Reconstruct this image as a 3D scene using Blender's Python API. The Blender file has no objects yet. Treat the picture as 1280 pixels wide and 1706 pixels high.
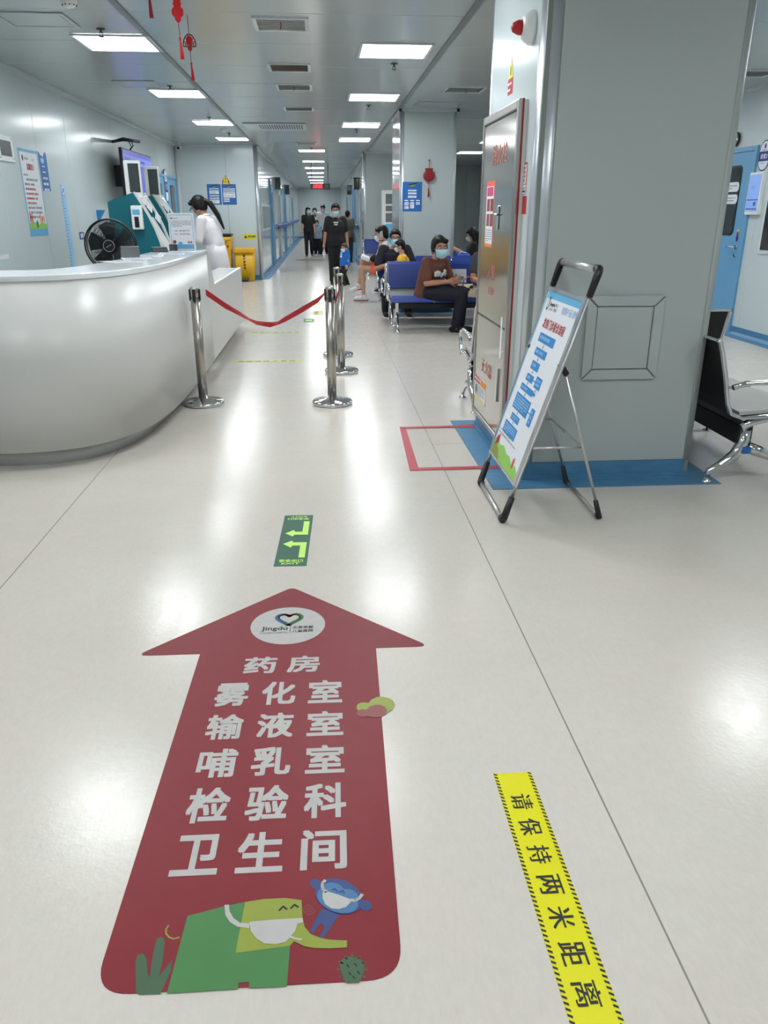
import bpy, bmesh, math, random
from math import sin, cos, pi, radians, atan, sqrt
from mathutils import Vector, Matrix
random.seed(7)
SC = bpy.context.scene
COL = SC.collection

# ------------------------------------------------------------------ camera
CH = 1.42; FPX = 1285.0
PITCH = atan(498/1285); YAW = atan(104/1378)
cam_d = bpy.data.cameras.new('camera'); cam = bpy.data.objects.new('camera', cam_d); COL.objects.link(cam)
cam.location = (0, 0, CH)
cam.rotation_euler = (pi/2 - PITCH, 0, -YAW)
cam_d.sensor_fit = 'VERTICAL'; cam_d.sensor_height = 36.0; cam_d.lens = 36.0*FPX/1706.0
cam_d.clip_start = 0.05; cam_d.clip_end = 200
SC.camera = cam

# ------------------------------------------------------------------ world, exposure
w = bpy.data.worlds.new('world'); SC.world = w; w.use_nodes = True
w.node_tree.nodes['Background'].inputs[0].default_value = (0.55, 0.62, 0.68, 1)
w.node_tree.nodes['Background'].inputs[1].default_value = 0.25
SC.view_settings.view_transform = 'Standard'; SC.view_settings.look = 'None'
SC.view_settings.gamma = 1.0; SC.view_settings.use_curve_mapping = False
SC.view_settings.exposure = 1.40
LAMP = 9.5          # strength of every ceiling panel

# ------------------------------------------------------------------ measuring helpers (photo pixel -> point in the hall)
FW = Vector((sin(YAW)*cos(PITCH), cos(YAW)*cos(PITCH), -sin(PITCH)))
RT = Vector((cos(YAW), -sin(YAW), 0)); UPV = RT.cross(FW)
def ray(u, v): return FW*FPX + RT*(u-640) + UPV*(853-v)
def onz(u, v, z=0.0):
    d = ray(u, v); t = (z-CH)/d.z; return Vector((d.x*t, d.y*t, z))
def onx(u, v, x):
    d = ray(u, v); t = x/d.x; return Vector((x, d.y*t, CH+d.z*t))
def ony(u, v, y):
    d = ray(u, v); t = y/d.y; return Vector((d.x*t, y, CH+d.z*t))

# ------------------------------------------------------------------ materials
def lin(c):
    c /= 255.0
    return c/12.92 if c <= 0.04045 else ((c+0.055)/1.055)**2.4
def rgb(r, g, b): return (lin(r), lin(g), lin(b), 1)
MATS = {}
def mat(name, col, rough=0.5, metal=0.0, var=0.05, scale=6.0, bump=0.0, bscale=40.0, emit=None, estr=0.0, alpha=1.0, spec=0.5, stretch=None, trans=0.0, coat=0.0):
    if name in MATS: return MATS[name]
    m = bpy.data.materials.new(name); m.use_nodes = True
    nt = m.node_tree; N = nt.nodes; Lk = nt.links; b = N['Principled BSDF']
    c = rgb(*col)
    b.inputs['Roughness'].default_value = rough; b.inputs['Metallic'].default_value = metal
    b.inputs['Specular IOR Level'].default_value = spec
    b.inputs['Alpha'].default_value = alpha
    b.inputs['Transmission Weight'].default_value = trans
    b.inputs['Coat Weight'].default_value = coat
    tc = N.new('ShaderNodeTexCoord'); mp = N.new('ShaderNodeMapping'); Lk.new(tc.outputs['Object'], mp.inputs[0])
    if stretch: mp.inputs['Scale'].default_value = stretch
    nz = N.new('ShaderNodeTexNoise'); nz.inputs['Scale'].default_value = scale; nz.inputs['Detail'].default_value = 4
    Lk.new(mp.outputs[0], nz.inputs[0])
    mx = N.new('ShaderNodeMix'); mx.data_type = 'RGBA'
    mx.inputs[6].default_value = tuple(x*(1-var) for x in c[:3])+(1,)
    mx.inputs[7].default_value = tuple(min(1, x*(1+var)) for x in c[:3])+(1,)
    Lk.new(nz.outputs['Fac'], mx.inputs[0]); Lk.new(mx.outputs[2], b.inputs['Base Color'])
    if bump:
        n2 = N.new('ShaderNodeTexNoise'); n2.inputs['Scale'].default_value = bscale; n2.inputs['Detail'].default_value = 3
        Lk.new(mp.outputs[0], n2.inputs[0])
        bp = N.new('ShaderNodeBump'); bp.inputs['Strength'].default_value = bump; bp.inputs['Distance'].default_value = 0.01
        Lk.new(n2.outputs['Fac'], bp.inputs['Height']); Lk.new(bp.outputs[0], b.inputs['Normal'])
    if emit:
        b.inputs['Emission Color'].default_value = rgb(*emit); b.inputs['Emission Strength'].default_value = estr
    MATS[name] = m; return m

def floor_material():
    m = bpy.data.materials.new('vinyl_floor'); m.use_nodes = True
    nt = m.node_tree; N = nt.nodes; Lk = nt.links; b = N['Principled BSDF']
    tc = N.new('ShaderNodeTexCoord')
    def noise(scale, detail=5, st=None, rough=0.55):
        mp = N.new('ShaderNodeMapping'); Lk.new(tc.outputs['Object'], mp.inputs[0])
        if st: mp.inputs['Scale'].default_value = st
        n = N.new('ShaderNodeTexNoise'); n.inputs['Scale'].default_value = scale; n.inputs['Detail'].default_value = detail
        n.inputs['Roughness'].default_value = rough
        Lk.new(mp.outputs[0], n.inputs[0]); return n.outputs['Fac']
    def ramp(f, a, b_, ca, cb):
        r = N.new('ShaderNodeValToRGB'); e = r.color_ramp.elements
        e[0].position = a; e[1].position = b_; e[0].color = ca; e[1].color = cb
        Lk.new(f, r.inputs[0]); return r.outputs[0]
    def mix(mode, f, a, c):
        x = N.new('ShaderNodeMix'); x.data_type = 'RGBA'; x.blend_type = mode
        if isinstance(f, float): x.inputs[0].default_value = f
        else: Lk.new(f, x.inputs[0])
        Lk.new(a, x.inputs[6]); Lk.new(c, x.inputs[7]); return x.outputs[2]
    base = ramp(noise(2.2, 6), 0.25, 0.75, rgb(208, 204, 196), rgb(214, 211, 204))
    mott = ramp(noise(26, 6, None, 0.7), 0.25, 0.8, (0.955, 0.95, 0.94, 1), (1, 1, 1, 1))
    c = mix('MULTIPLY', 1.0, base, mott)
    scr = ramp(noise(16, 5, (9, 1.0, 1), 0.7), 0.42, 0.85, (1, 1, 1, 1), (0.86, 0.86, 0.85, 1))
    c = mix('MULTIPLY', 0.2, c, scr)
    warm = ramp(noise(1.1, 3), 0.3, 0.75, (1, 1, 1, 1), (1.0, 0.962, 0.955, 1))
    c = mix('MULTIPLY', 1.0, c, warm)
    Lk.new(c, b.inputs['Base Color'])
    fine = ramp(noise(34, 7, (2.2, 0.8, 1), 0.7), 0.3, 0.7, (0.945, 0.94, 0.93, 1), (1, 1, 1, 1))
    c = mix('MULTIPLY', 1.0, c, fine)
    pink = ramp(noise(4.5, 5, None, 0.65), 0.35, 0.7, (1, 1, 1, 1), (1.0, 0.965, 0.958, 1))
    c = mix('MULTIPLY', 0.8, c, pink); Lk.new(c, b.inputs['Base Color'])
    r = N.new('ShaderNodeMapRange'); Lk.new(noise(9, 6, (2.0, 0.9, 1), 0.6), r.inputs[0])
    r.inputs[1].default_value = 0.2; r.inputs[2].default_value = 0.8; r.inputs[3].default_value = 0.14; r.inputs[4].default_value = 0.26
    Lk.new(r.outputs[0], b.inputs['Roughness'])
    bp = N.new('ShaderNodeBump'); bp.inputs['Strength'].default_value = 0.12; bp.inputs['Distance'].default_value = 0.004
    Lk.new(noise(55, 4), bp.inputs['Height']); Lk.new(bp.outputs[0], b.inputs['Normal'])
    b.inputs['Specular IOR Level'].default_value = 0.34
    return m

M_floor = floor_material()
M_seam = mat('floor_seam', (135, 130, 122), 0.6)
M_ceil = mat('ceiling_panel', (180, 187, 186), 0.17, 0, 0.02, 1.5, 0.03, 3.0, spec=0.6)
M_wall = mat('wall_panel', (200, 211, 213), 0.19, 0, 0.02, 1.5, 0.04, 2.5, spec=0.5)
M_col = mat('column_panel', (174, 183, 182), 0.42, 0, 0.03, 2, 0.02, 60)
M_gloss = mat('glossy_panel', (182, 192, 194), 0.1, 0, 0.02, 1.5, 0.03, 2.0, spec=0.8)
M_beam = mat('grey_trim', (128, 135, 134), 0.4)
M_lighttrim = mat('light_trim', (205, 212, 214), 0.3)
M_alu = mat('aluminium', (196, 202, 208), 0.3, 0.6, 0.03)
M_chrome = mat('chrome', (215, 216, 218), 0.08, 1.0, 0.02)
M_steel = mat('stainless_steel', (186, 180, 172), 0.14, 1.0, 0.04, 3, 0.03, 3.0)
M_brushed = mat('brushed_steel', (176, 172, 166), 0.28, 1.0, 0.08, 20, stretch=(1, 1, 0.1))
M_blue_vinyl = mat('blue_vinyl', (78, 130, 168), 0.4, 0, 0.22, 9, stretch=(1, 4, 4))
M_counter = mat('counter_white', (205, 205, 202), 0.3, 0, 0.015, 2, spec=0.5)
M_countertop = mat('counter_top_white', (232, 236, 238), 0.12, 0, 0.01)
M_kick = mat('kickboard_grey', (196, 196, 194), 0.3)
M_white = mat('white_plastic', (228, 230, 230), 0.4)
M_offwhite = mat('off_white', (205, 208, 205), 0.5)
M_paper = mat('paper_white', (232, 234, 240), 0.45, var=0.02)
M_black = mat('black_plastic', (22, 22, 24), 0.4)
M_dark = mat('dark_grey', (62, 66, 68), 0.4)
M_ink = mat('ink_black', (30, 30, 32), 0.6)
M_grayink = mat('ink_grey', (104, 108, 112), 0.6)
M_red = mat('red_print', (178, 28, 36), 0.5)
M_redbelt = mat('red_belt', (150, 8, 24), 0.6)
M_arrowred = mat('floor_sticker_red', (128, 42, 50), 0.42, 0, 0.09, 14, spec=0.25)
M_tapered = mat('floor_tape_red', (176, 44, 60), 0.45)
M_letter = mat('floor_letter_grey', (182, 180, 177), 0.5, 0, 0.12, 22, spec=0.25)
M_yellow = mat('floor_sticker_yellow', (222, 216, 10), 0.4, 0, 0.04, 18)
M_paleyel = mat('floor_sticker_pale_yellow', (205, 208, 110), 0.4)
M_green = mat('floor_sticker_green', (30, 92, 70), 0.4, 0, 0.08, 20)
M_lime = mat('lime_print', (196, 240, 110), 0.5)
M_elegreen = mat('print_green', (66, 122, 66), 0.42, 0, 0.09, 14)
M_elelime = mat('print_lime', (138, 150, 54), 0.42, 0, 0.07, 14)
M_monkey = mat('print_navy_blue', (44, 66, 120), 0.42, 0, 0.08, 14)
M_monkeyf = mat('print_mid_blue', (66, 112, 158), 0.42, 0, 0.06, 14)
M_cactus = mat('print_dark_green', (62, 92, 66), 0.42, 0, 0.08, 14)
M_brownred = mat('print_brown_red', (134, 62, 60), 0.42)
M_posterblue = mat('poster_blue', (36, 104, 176), 0.4)
M_sky = mat('poster_sky', (96, 178, 220), 0.4)
M_flow = mat('flow_blue', (34, 134, 208), 0.4)
M_paleblue = mat('pale_blue_print', (150, 200, 236), 0.4)
M_pgreen = mat('poster_green', (150, 205, 90), 0.4)
M_navy = mat('navy_print', (32, 48, 130), 0.5)
M_orange = mat('orange_print', (232, 140, 50), 0.5)
M_seatblue = mat('seat_blue', (16, 50, 134), 0.42, 0, 0.05)
M_mesh = mat('perforated_grey', (120, 124, 126), 0.35, 0.5)
M_blackmesh = mat('perforated_black', (34, 36, 38), 0.4, 0.4)
M_teal = mat('teal_panel', (0, 98, 112), 0.38)
M_doorblue = mat('door_blue', (106, 164, 204), 0.35)
M_glass = mat('dark_glass', (52, 60, 62), 0.06, 0, 0.05, spec=0.8)
M_yelbin = mat('bin_yellow', (226, 172, 16), 0.4)
M_fanw = mat('fan_black', (20, 24, 26), 0.45)
M_screen = mat('tv_screen', (70, 74, 150), 0.25, emit=(84, 88, 190), estr=0.2)
M_screen2 = mat('tablet_screen', (120, 150, 210), 0.25, emit=(120, 156, 214), estr=0.2)
M_led = mat('led_red', (255, 40, 50), 0.5, emit=(255, 30, 50), estr=1.0)
M_diff = mat('lamp_diffuser', (255, 255, 255), 0.6, emit=(248, 253, 255), estr=LAMP)
SKIN = {'a': mat('skin_tan', (170, 120, 94), 0.5), 'b': mat('skin_fair', (196, 150, 126), 0.5)}
M_hair = mat('hair_black', (13, 11, 11), 0.5, 0, 0.3, 60, spec=0.3)
M_haircut = mat('hair_short_brown', (66, 50, 44), 0.6)
M_mask = mat('surgical_mask_blue', (164, 204, 218), 0.7)
M_maskw = mat('mask_white', (222, 228, 232), 0.7)
M_sole = mat('sole_white', (226, 222, 216), 0.5)

# ------------------------------------------------------------------ object helpers
def tag(o, label=None, cat=None, group=None, kind=None):
    if label: o['label'] = label
    if cat: o['category'] = cat
    if group: o['group'] = group
    if kind: o['kind'] = kind
    return o
def thing(name, loc, label, cat, group=None, rz=0.0):
    o = bpy.data.objects.new(name, None); COL.objects.link(o)
    o.location = loc; o.rotation_euler = (0, 0, rz); o.empty_display_size = 0.1
    return tag(o, label, cat, group)
def rootloc(o):
    while o.parent: o = o.parent
    return o.location.copy()
def tree_copy(o, parent=None):
    c = o.copy(); COL.objects.link(c)
    if parent: c.parent = parent
    for ch in list(o.children): tree_copy(ch, c)
    return c

class MB:
    """collects shapes in world (or root-local) coordinates and links them as ONE mesh"""
    def __init__(s): s.v = []; s.f = []; s.m = []; s.sm = []
    def add(s, vs, fs, mi=0, smooth=False):
        b = len(s.v); s.v += [Vector(p) for p in vs]
        for f in fs: s.f.append([b+i for i in f]); s.m.append(mi); s.sm.append(smooth)
        return s
    def box(s, x0, x1, y0, y1, z0, z1, mi=0):
        if x0 > x1: x0, x1 = x1, x0
        if y0 > y1: y0, y1 = y1, y0
        if z0 > z1: z0, z1 = z1, z0
        vs = [(x0,y0,z0),(x1,y0,z0),(x1,y1,z0),(x0,y1,z0),(x0,y0,z1),(x1,y0,z1),(x1,y1,z1),(x0,y1,z1)]
        return s.add(vs, [(0,3,2,1),(4,5,6,7),(0,1,5,4),(1,2,6,5),(2,3,7,6),(3,0,4,7)], mi)
    def obox(s, o, U, V, W, mi=0):
        """box from corner o along three edge vectors"""
        o = Vector(o); U = Vector(U); V = Vector(V); W = Vector(W)
        if U.cross(V).dot(W) < 0: U, V = V, U
        vs = [o, o+U, o+U+V, o+V, o+W, o+U+W, o+U+V+W, o+V+W]
        return s.add(vs, [(0,3,2,1),(4,5,6,7),(0,1,5,4),(1,2,6,5),(2,3,7,6),(3,0,4,7)], mi)
    def rings(s, R, mi=0, smooth=True, cap=True, closed=False):
        n = len(R[0]); vs = [p for r in R for p in r]; fs = []
        k = len(R)
        for i in range(k if closed else k-1):
            a = i*n; b = ((i+1) % k)*n
            for j in range(n):
                j2 = (j+1) % n; fs.append((a+j, a+j2, b+j2, b+j))
        s.add(vs, fs, mi, smooth)
        if cap and not closed:
            b0 = len(s.v)-len(vs)
            s.f.append([b0+j for j in range(n)][::-1]); s.m.append(mi); s.sm.append(False)
            s.f.append([b0+(k-1)*n+j for j in range(n)]); s.m.append(mi); s.sm.append(False)
        return s
    def tube(s, pts, r, n=8, mi=0, closed=False, flat=None):
        P = [Vector(p) for p in pts]; k = len(P); R = []
        rr = r if isinstance(r, (list, tuple)) else [r]*k
        prev = None
        for i in range(k):
            if closed: t = P[(i+1) % k]-P[i-1]
            else: t = P[min(i+1, k-1)]-P[max(i-1, 0)]
            if t.length < 1e-9: t = Vector((0, 0, 1))
            t.normalize()
            if prev is None:
                a = Vector((0, 0, 1)) if abs(t.z) < 0.9 else Vector((1, 0, 0))
                u = t.cross(a).normalized()
            else:
                u = (prev - t*prev.dot(t))
                u = u.normalized() if u.length > 1e-6 else t.orthogonal().normalized()
            prev = u; w2 = t.cross(u)
            fl = flat or (1, 1)
            R.append([P[i]+(u*cos(2*pi*j/n)*fl[0]+w2*sin(2*pi*j/n)*fl[1])*rr[i] for j in range(n)])
        return s.rings(R, mi, True, True, closed)
    def lathe(s, prof, c=(0, 0, 0), n=24, mi=0, axis='z', cap=True):
        c = Vector(c); R = []
        for r, h in prof:
            ring = []
            for j in range(n):
                a = 2*pi*j/n
                if axis == 'z': p = Vector((r*cos(a), r*sin(a), h))
                elif axis == 'y': p = Vector((r*cos(a), h, -r*sin(a)))
                else: p = Vector((h, r*cos(a), r*sin(a)))
                ring.append(c+p)
            R.append(ring)
        return s.rings(R, mi, True, cap)
    def ell(s, c, r, rot=None, nu=14, nv=9, mi=0):
        c = Vector(c); R = []
        for i in range(nv+1):
            ph = -pi/2+pi*i/nv; k = max(cos(ph), 0.02)
            ring = []
            for j in range(nu):
                a = 2*pi*j/nu; p = Vector((r[0]*k*cos(a), r[1]*k*sin(a), r[2]*sin(ph)))
                if rot: p = rot @ p
                ring.append(c+p)
            R.append(ring)
        return s.rings(R, mi, True, True)
    def cone(s, p0, r0, p1, r1, n=12, mi=0):
        """capsule with two radii"""
        p0 = Vector(p0); p1 = Vector(p1); t = p1-p0; L = t.length
        t = t/L if L > 1e-6 else Vector((0, 0, 1))
        pts = []; rr = []
        for a in (-1.35, -0.9, -0.45): pts.append(p0+t*r0*sin(a)); rr.append(r0*cos(a))
        for k in (0, 0.33, 0.67, 1): pts.append(p0+t*L*k); rr.append(r0+(r1-r0)*k)
        for a in (0.45, 0.9, 1.35): pts.append(p1+t*r1*sin(a)); rr.append(r1*cos(a))
        return s.tube(pts, rr, n, mi)
    def prism(s, pts, W, mi=0, smooth=False):
        """polygon (3-D points) extruded by vector W"""
        P = [Vector(p) for p in pts]; n = len(P); W = Vector(W)
        nn = Vector((0, 0, 0))
        for i in range(n): nn += (P[i]-P[0]).cross(P[(i+1) % n]-P[0])
        if nn.dot(W) < 0: P = P[::-1]
        vs = P+[p+W for p in P]
        b = len(s.v); s.v += vs
        s.f.append([b+i for i in range(n)][::-1]); s.m.append(mi); s.sm.append(False)
        s.f.append([b+n+i for i in range(n)]); s.m.append(mi); s.sm.append(False)
        for i in range(n):
            j = (i+1) % n; s.f.append([b+i, b+j, b+n+j, b+n+i]); s.m.append(mi); s.sm.append(smooth)
        return s
    def build(s, name, mats, parent=None, bevel=0.0, local=False, seg=1):
        me = bpy.data.meshes.new(name)
        off = Vector((0, 0, 0))
        if parent is not None and not local: off = rootloc(parent)
        me.from_pydata([tuple(v-off) for v in s.v], [], s.f)
        if not isinstance(mats, (list, tuple)): mats = [mats]
        for m_ in mats: me.materials.append(m_)
        for i, p in enumerate(me.polygons): p.material_index = s.m[i]; p.use_smooth = s.sm[i]
        if bevel:
            bm = bmesh.new(); bm.from_mesh(me)
            es = [e for e in bm.edges if len(e.link_faces) == 2 and e.calc_face_angle(0) > 0.6]
            bmesh.ops.bevel(bm, geom=es, offset=bevel, segments=seg, affect='EDGES', profile=0.6, clamp_overlap=True)
            bm.to_mesh(me); bm.free()
        me.validate(); me.update()
        o = bpy.data.objects.new(name, me); COL.objects.link(o)
        if parent is not None: o.parent = parent
        return o

def struct(o): o['kind'] = 'structure'; return o
def rrect(w, h, r, n=5):
    P = []
    for cx, cy, a0 in ((w/2-r, h/2-r, 0), (-w/2+r, h/2-r, 90), (-w/2+r, -h/2+r, 180), (w/2-r, -h/2+r, 270)):
        for i in range(n+1):
            a = radians(a0+90*i/n); P.append((cx+r*cos(a), cy+r*sin(a)))
    return P
def circ(cx, cy, rx, ry, n=28, a0=0, a1=360):
    full = abs(a1-a0) >= 360
    return [(cx+rx*cos(radians(a0+(a1-a0)*i/(n if full else n-1))), cy+ry*sin(radians(a0+(a1-a0)*i/(n if full else n-1)))) for i in range(n)]

_tc = {}
def glyphs(body, bold=0.0):
    k = body
    if k in _tc: return _tc[k]
    c = bpy.data.curves.new('t', 'FONT'); c.body = body; c.resolution_u = 2
    o = bpy.data.objects.new('t', c); COL.objects.link(o)
    dg = bpy.context.evaluated_depsgraph_get(); me = bpy.data.meshes.new_from_object(o.evaluated_get(dg))
    V = [(v.co.x, v.co.y) for v in me.vertices]; F = [list(p.vertices) for p in me.polygons]
    bpy.data.objects.remove(o); bpy.data.curves.remove(c); bpy.data.meshes.remove(me)
    _tc[k] = (V, F); return _tc[k]

class Flat:
    """flat print on a plane: origin O, right U, up V (unit), normal N; layers 0.6 mm apart"""
    def __init__(s, O, U, V, step=0.0006):
        s.O = Vector(O); s.U = Vector(U).normalized(); s.V = Vector(V).normalized(); s.N = s.U.cross(s.V)
        s.mb = MB(); s.mats = []; s.lay = 1; s.step = step
    def mi(s, m):
        if m not in s.mats: s.mats.append(m)
        return s.mats.index(m)
    def P(s, x, y, lay=0): return s.O+s.U*x+s.V*y+s.N*(lay*s.step)
    def back(s, pts, m, t=0.002):
        s.mb.prism([s.P(x, y) - s.N*t for x, y in pts], s.N*t, s.mi(m)); return s
    def poly(s, pts, m, lay=None):
        lay = lay or s.lay
        a = sum(pts[i][0]*pts[(i+1) % len(pts)][1]-pts[(i+1) % len(pts)][0]*pts[i][1] for i in range(len(pts)))
        if a < 0: pts = pts[::-1]
        s.mb.add([s.P(x, y, lay) for x, y in pts], [list(range(len(pts)))], s.mi(m)); return s
    def rect(s, x0, y0, x1, y1, m, lay=None): return s.poly([(x0, y0), (x1, y0), (x1, y1), (x0, y1)], m, lay)
    def text(s, body, x0, y0, x1, y1, m, lay=2, bold=0.0, rot=0, spread=None):
        """fit text to a box; rot in quarter turns clockwise"""
        V, F = glyphs(body, bold)
        if not V: return s
        ax = min(v[0] for v in V); bx = max(v[0] for v in V); ay = min(v[1] for v in V); by = max(v[1] for v in V)
        # a heavier weight is the outline repeated with small shifts, each a hair above the last
        sh = [(0, 0)] if not bold else [(0, 0), (-bold, -bold), (bold, -bold), (-bold, bold), (bold, bold)] if bold >= .02 else [(-bold, 0), (bold, 0)]
        for q, (du, dv) in enumerate(sh):
            out = []
            for x, y in V:
                u = (x+du-ax+bold)/max(bx-ax+2*bold, 1e-6); v = (y+dv-ay+bold)/max(by-ay+2*bold, 1e-6)
                if rot == 1: u, v = v, 1-u
                elif rot == 2: u, v = 1-u, 1-v
                out.append(s.P(x0+(x1-x0)*u, y0+(y1-y0)*v, lay+.12*q))
            s.mb.add(out, F, s.mi(m))
        return s
    def lines(s, x0, y0, x1, y1, n, m, lay=2, fill=0.5, gaps=True, cell=None):
        """illegible small print: rows of short dashes"""
        h = (y1-y0)/n
        for i in range(n):
            ya = y1-(i+0.75)*h; yb = ya+h*fill; x = x0; c = cell or h*0.8
            xe = x1 if i < n-1 else x0+(x1-x0)*random.uniform(0.45, 0.95)
            while x < xe-c*0.3:
                wd = c*random.uniform(0.6, 0.95); s.rect(x, ya, min(x+wd, x1), yb, m, lay); x += c*1.12
                if gaps and random.random() < 0.08: x += c*0.7
        return s
    def build(s, name, parent=None): return s.mb.build(name, s.mats, parent)

# ================================================================== SETTING
XL, XR = -3.13, 5.12; CZ = 2.8; YB = -4.5; YF = 18.6; YE = 50.0; YR = 26.4
CL, CR = -1.40, 1.18     # corridor sides

fl = MB(); fl.box(XL-0.1, XR+0.1, YB-0.1, YE+0.1, -0.05, 0); struct(fl.build('floor', M_floor))
sm = MB()
for x in (-1.342, 0.685, 2.71): sm.box(x-0.0022, x+0.0022, YB, 16.0 if x < 0 else 26, -0.001, 0.0006)
for x0, x1, y in ((0.69, 0.90, 4.86), (0.69, 2.7, 9.2), (-1.34, 0.68, 13.0), (0.69, 2.7, 15.0), (-1.34, -0.9, 11.3), (2.71, 5.1, 6.2)):
    sm.box(x0, x1, y-0.0015, y+0.0015, -0.001, 0.0005)
struct(sm.build('floor_seam', M_seam))

# ceiling: backing slab and panels
ce = MB(); ce.box(XL-0.1, XR+0.1, YB-0.1, YE+0.1, CZ+0.05, CZ+0.1); ceil = struct(ce.build('ceiling', M_beam))
def panel_mesh(wx, ly, m, nm='panel', t=0.03):
    b = MB(); b.box(0, wx, 0, ly, 0, t); o = b.build(nm, m, None, 0.004); me = o.data; bpy.data.objects.remove(o); return me
def ceil_zone(x0, x1, y0, y1, pitch=1.12):
    me = panel_mesh(x1-x0-0.004, pitch-0.005, M_ceil, 'ceiling_panel')
    y = y0
    while y < y1:
        o = bpy.data.objects.new('ceiling_panel', me); COL.objects.link(o); o.parent = ceil
        o.location = (x0+0.002, y, CZ); o.rotation_euler = (radians(random.uniform(-0.05, 0.05)), radians(random.uniform(-0.05, 0.05)), 0)
        if y+pitch > y1+0.02: o.scale[1] = (y1-y)/pitch
        y += pitch
ceil_zone(XL, -1.43, YB, YF); ceil_zone(-1.39, 1.12, YB, YE); ceil_zone(1.16, XR, YB, YR)
b = MB(); b.box(-1.435, -1.385, YB, YE, CZ-0.012, CZ+0.04); struct(b.build('trim_1', M_beam))
b = MB(); b.box(1.115, 1.165, YB, YE, CZ-0.012, CZ+0.04); struct(b.build('trim_2', M_beam))

def wall(name, axis, c, a0, a1, z0, z1, face, m=M_wall, pitch=1.15, start=None, skirt=True, cornice=True, band=True):
    """wall plane at axis=c running a0..a1, facing +1/-1; panels with open joints on a backing"""
    t = 0.12; b = MB()
    if axis == 'x': b.box(c-face*t, c-face*0.032, a0, a1, z0, z1)
    else: b.box(a0, a1, c-face*t, c-face*0.032, z0, z1)
    root = struct(b.build(name, M_beam))
    cuts = [a0]; a = start if start is not None else a0+pitch
    while a < a1-0.05:
        if a > a0+0.05: cuts.append(a)
        a += pitch
    cuts.append(a1)
    for p, q in zip(cuts, cuts[1:]):
        b = MB()
        if axis == 'x': b.box(c-face*0.03, c, p+0.002, q-0.002, z0+0.002, z1)
        else: b.box(p+0.002, q-0.002, c-face*0.03, c, z0+0.002, z1)
        b.build('wall_panel', m, root, 0.004)
    side = name.replace('wall_', '')
    if skirt:
        b = MB()
        if axis == 'x':
            b.box(c, c+face*0.006, a0, a1, 0, 0.1)
            if band: b.box(c, c+face*0.17, a0, a1, 0.0, 0.003)
            b.prism([(c+face*0.006, a0, 0.003), (c+face*0.035, a0, 0.003), (c+face*0.006, a0, 0.035)], (0, a1-a0, 0))
        else:
            b.box(a0, a1, c, c+face*0.006, 0, 0.1)
            if band: b.box(a0, a1, c, c+face*0.17, 0, 0.003)
            b.prism([(a0, c+face*0.006, 0.003), (a0, c+face*0.035, 0.003), (a0, c+face*0.006, 0.035)], (a1-a0, 0, 0))
        struct(b.build('baseboard_'+side, M_blue_vinyl))
    if cornice:
        b = MB()
        if axis == 'x': b.box(c, c+face*0.03, a0, a1, z1-0.045, z1); b.box(c+face*0.03, c+face*0.055, a0, a1, z1-0.016, z1)
        else: b.box(a0, a1, c, c+face*0.03, z1-0.045, z1); b.box(a0, a1, c+face*0.03, c+face*0.055, z1-0.016, z1)
        b.build('cornice', M_lighttrim, root)
    return root
wl = wall('wall_left', 'x', XL, YB, YF, 0, CZ, 1, start=9.67-1.15*12)
wf = wall('wall_facing', 'y', YF, XL, CL, 0, CZ, -1, start=-2.06)
wall('wall_corridor_left', 'x', CL, YF+.032, YE, 0, CZ, 1, M_gloss, 1.15)
wall('wall_corridor_right', 'x', CR, 21.4, YE, 0, CZ, -1, M_gloss, 1.15)
wall('wall_corridor_end', 'y', YE, CL, CR, 0, CZ, -1)
wall('wall_waiting_back', 'y', YR, CR, XR, 0, CZ, -1)
wr = wall('wall_right', 'x', XR, YB, YR, 0, CZ, -1, start=9.4-1.15*12)
wall('wall_behind', 'y', YB, XL, XR, 0, CZ, 1)
# bright corner posts
for (x, y) in ((XL+0.03, YF-0.03), (XR-0.04, YR-0.04)):
    b = MB(); b.tube([(x, y, 0.1), (x, y, CZ-0.05)], 0.035, 10); b.build('corner_post', M_lighttrim, wf if x < 0 else wr)
b = MB(); b.tube([(CL-0.005, YF-0.005, 0.0), (CL-0.005, YF-0.005, CZ-0.02)], 0.045, 14); b.build('corner_post', M_alu, wf)

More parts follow.
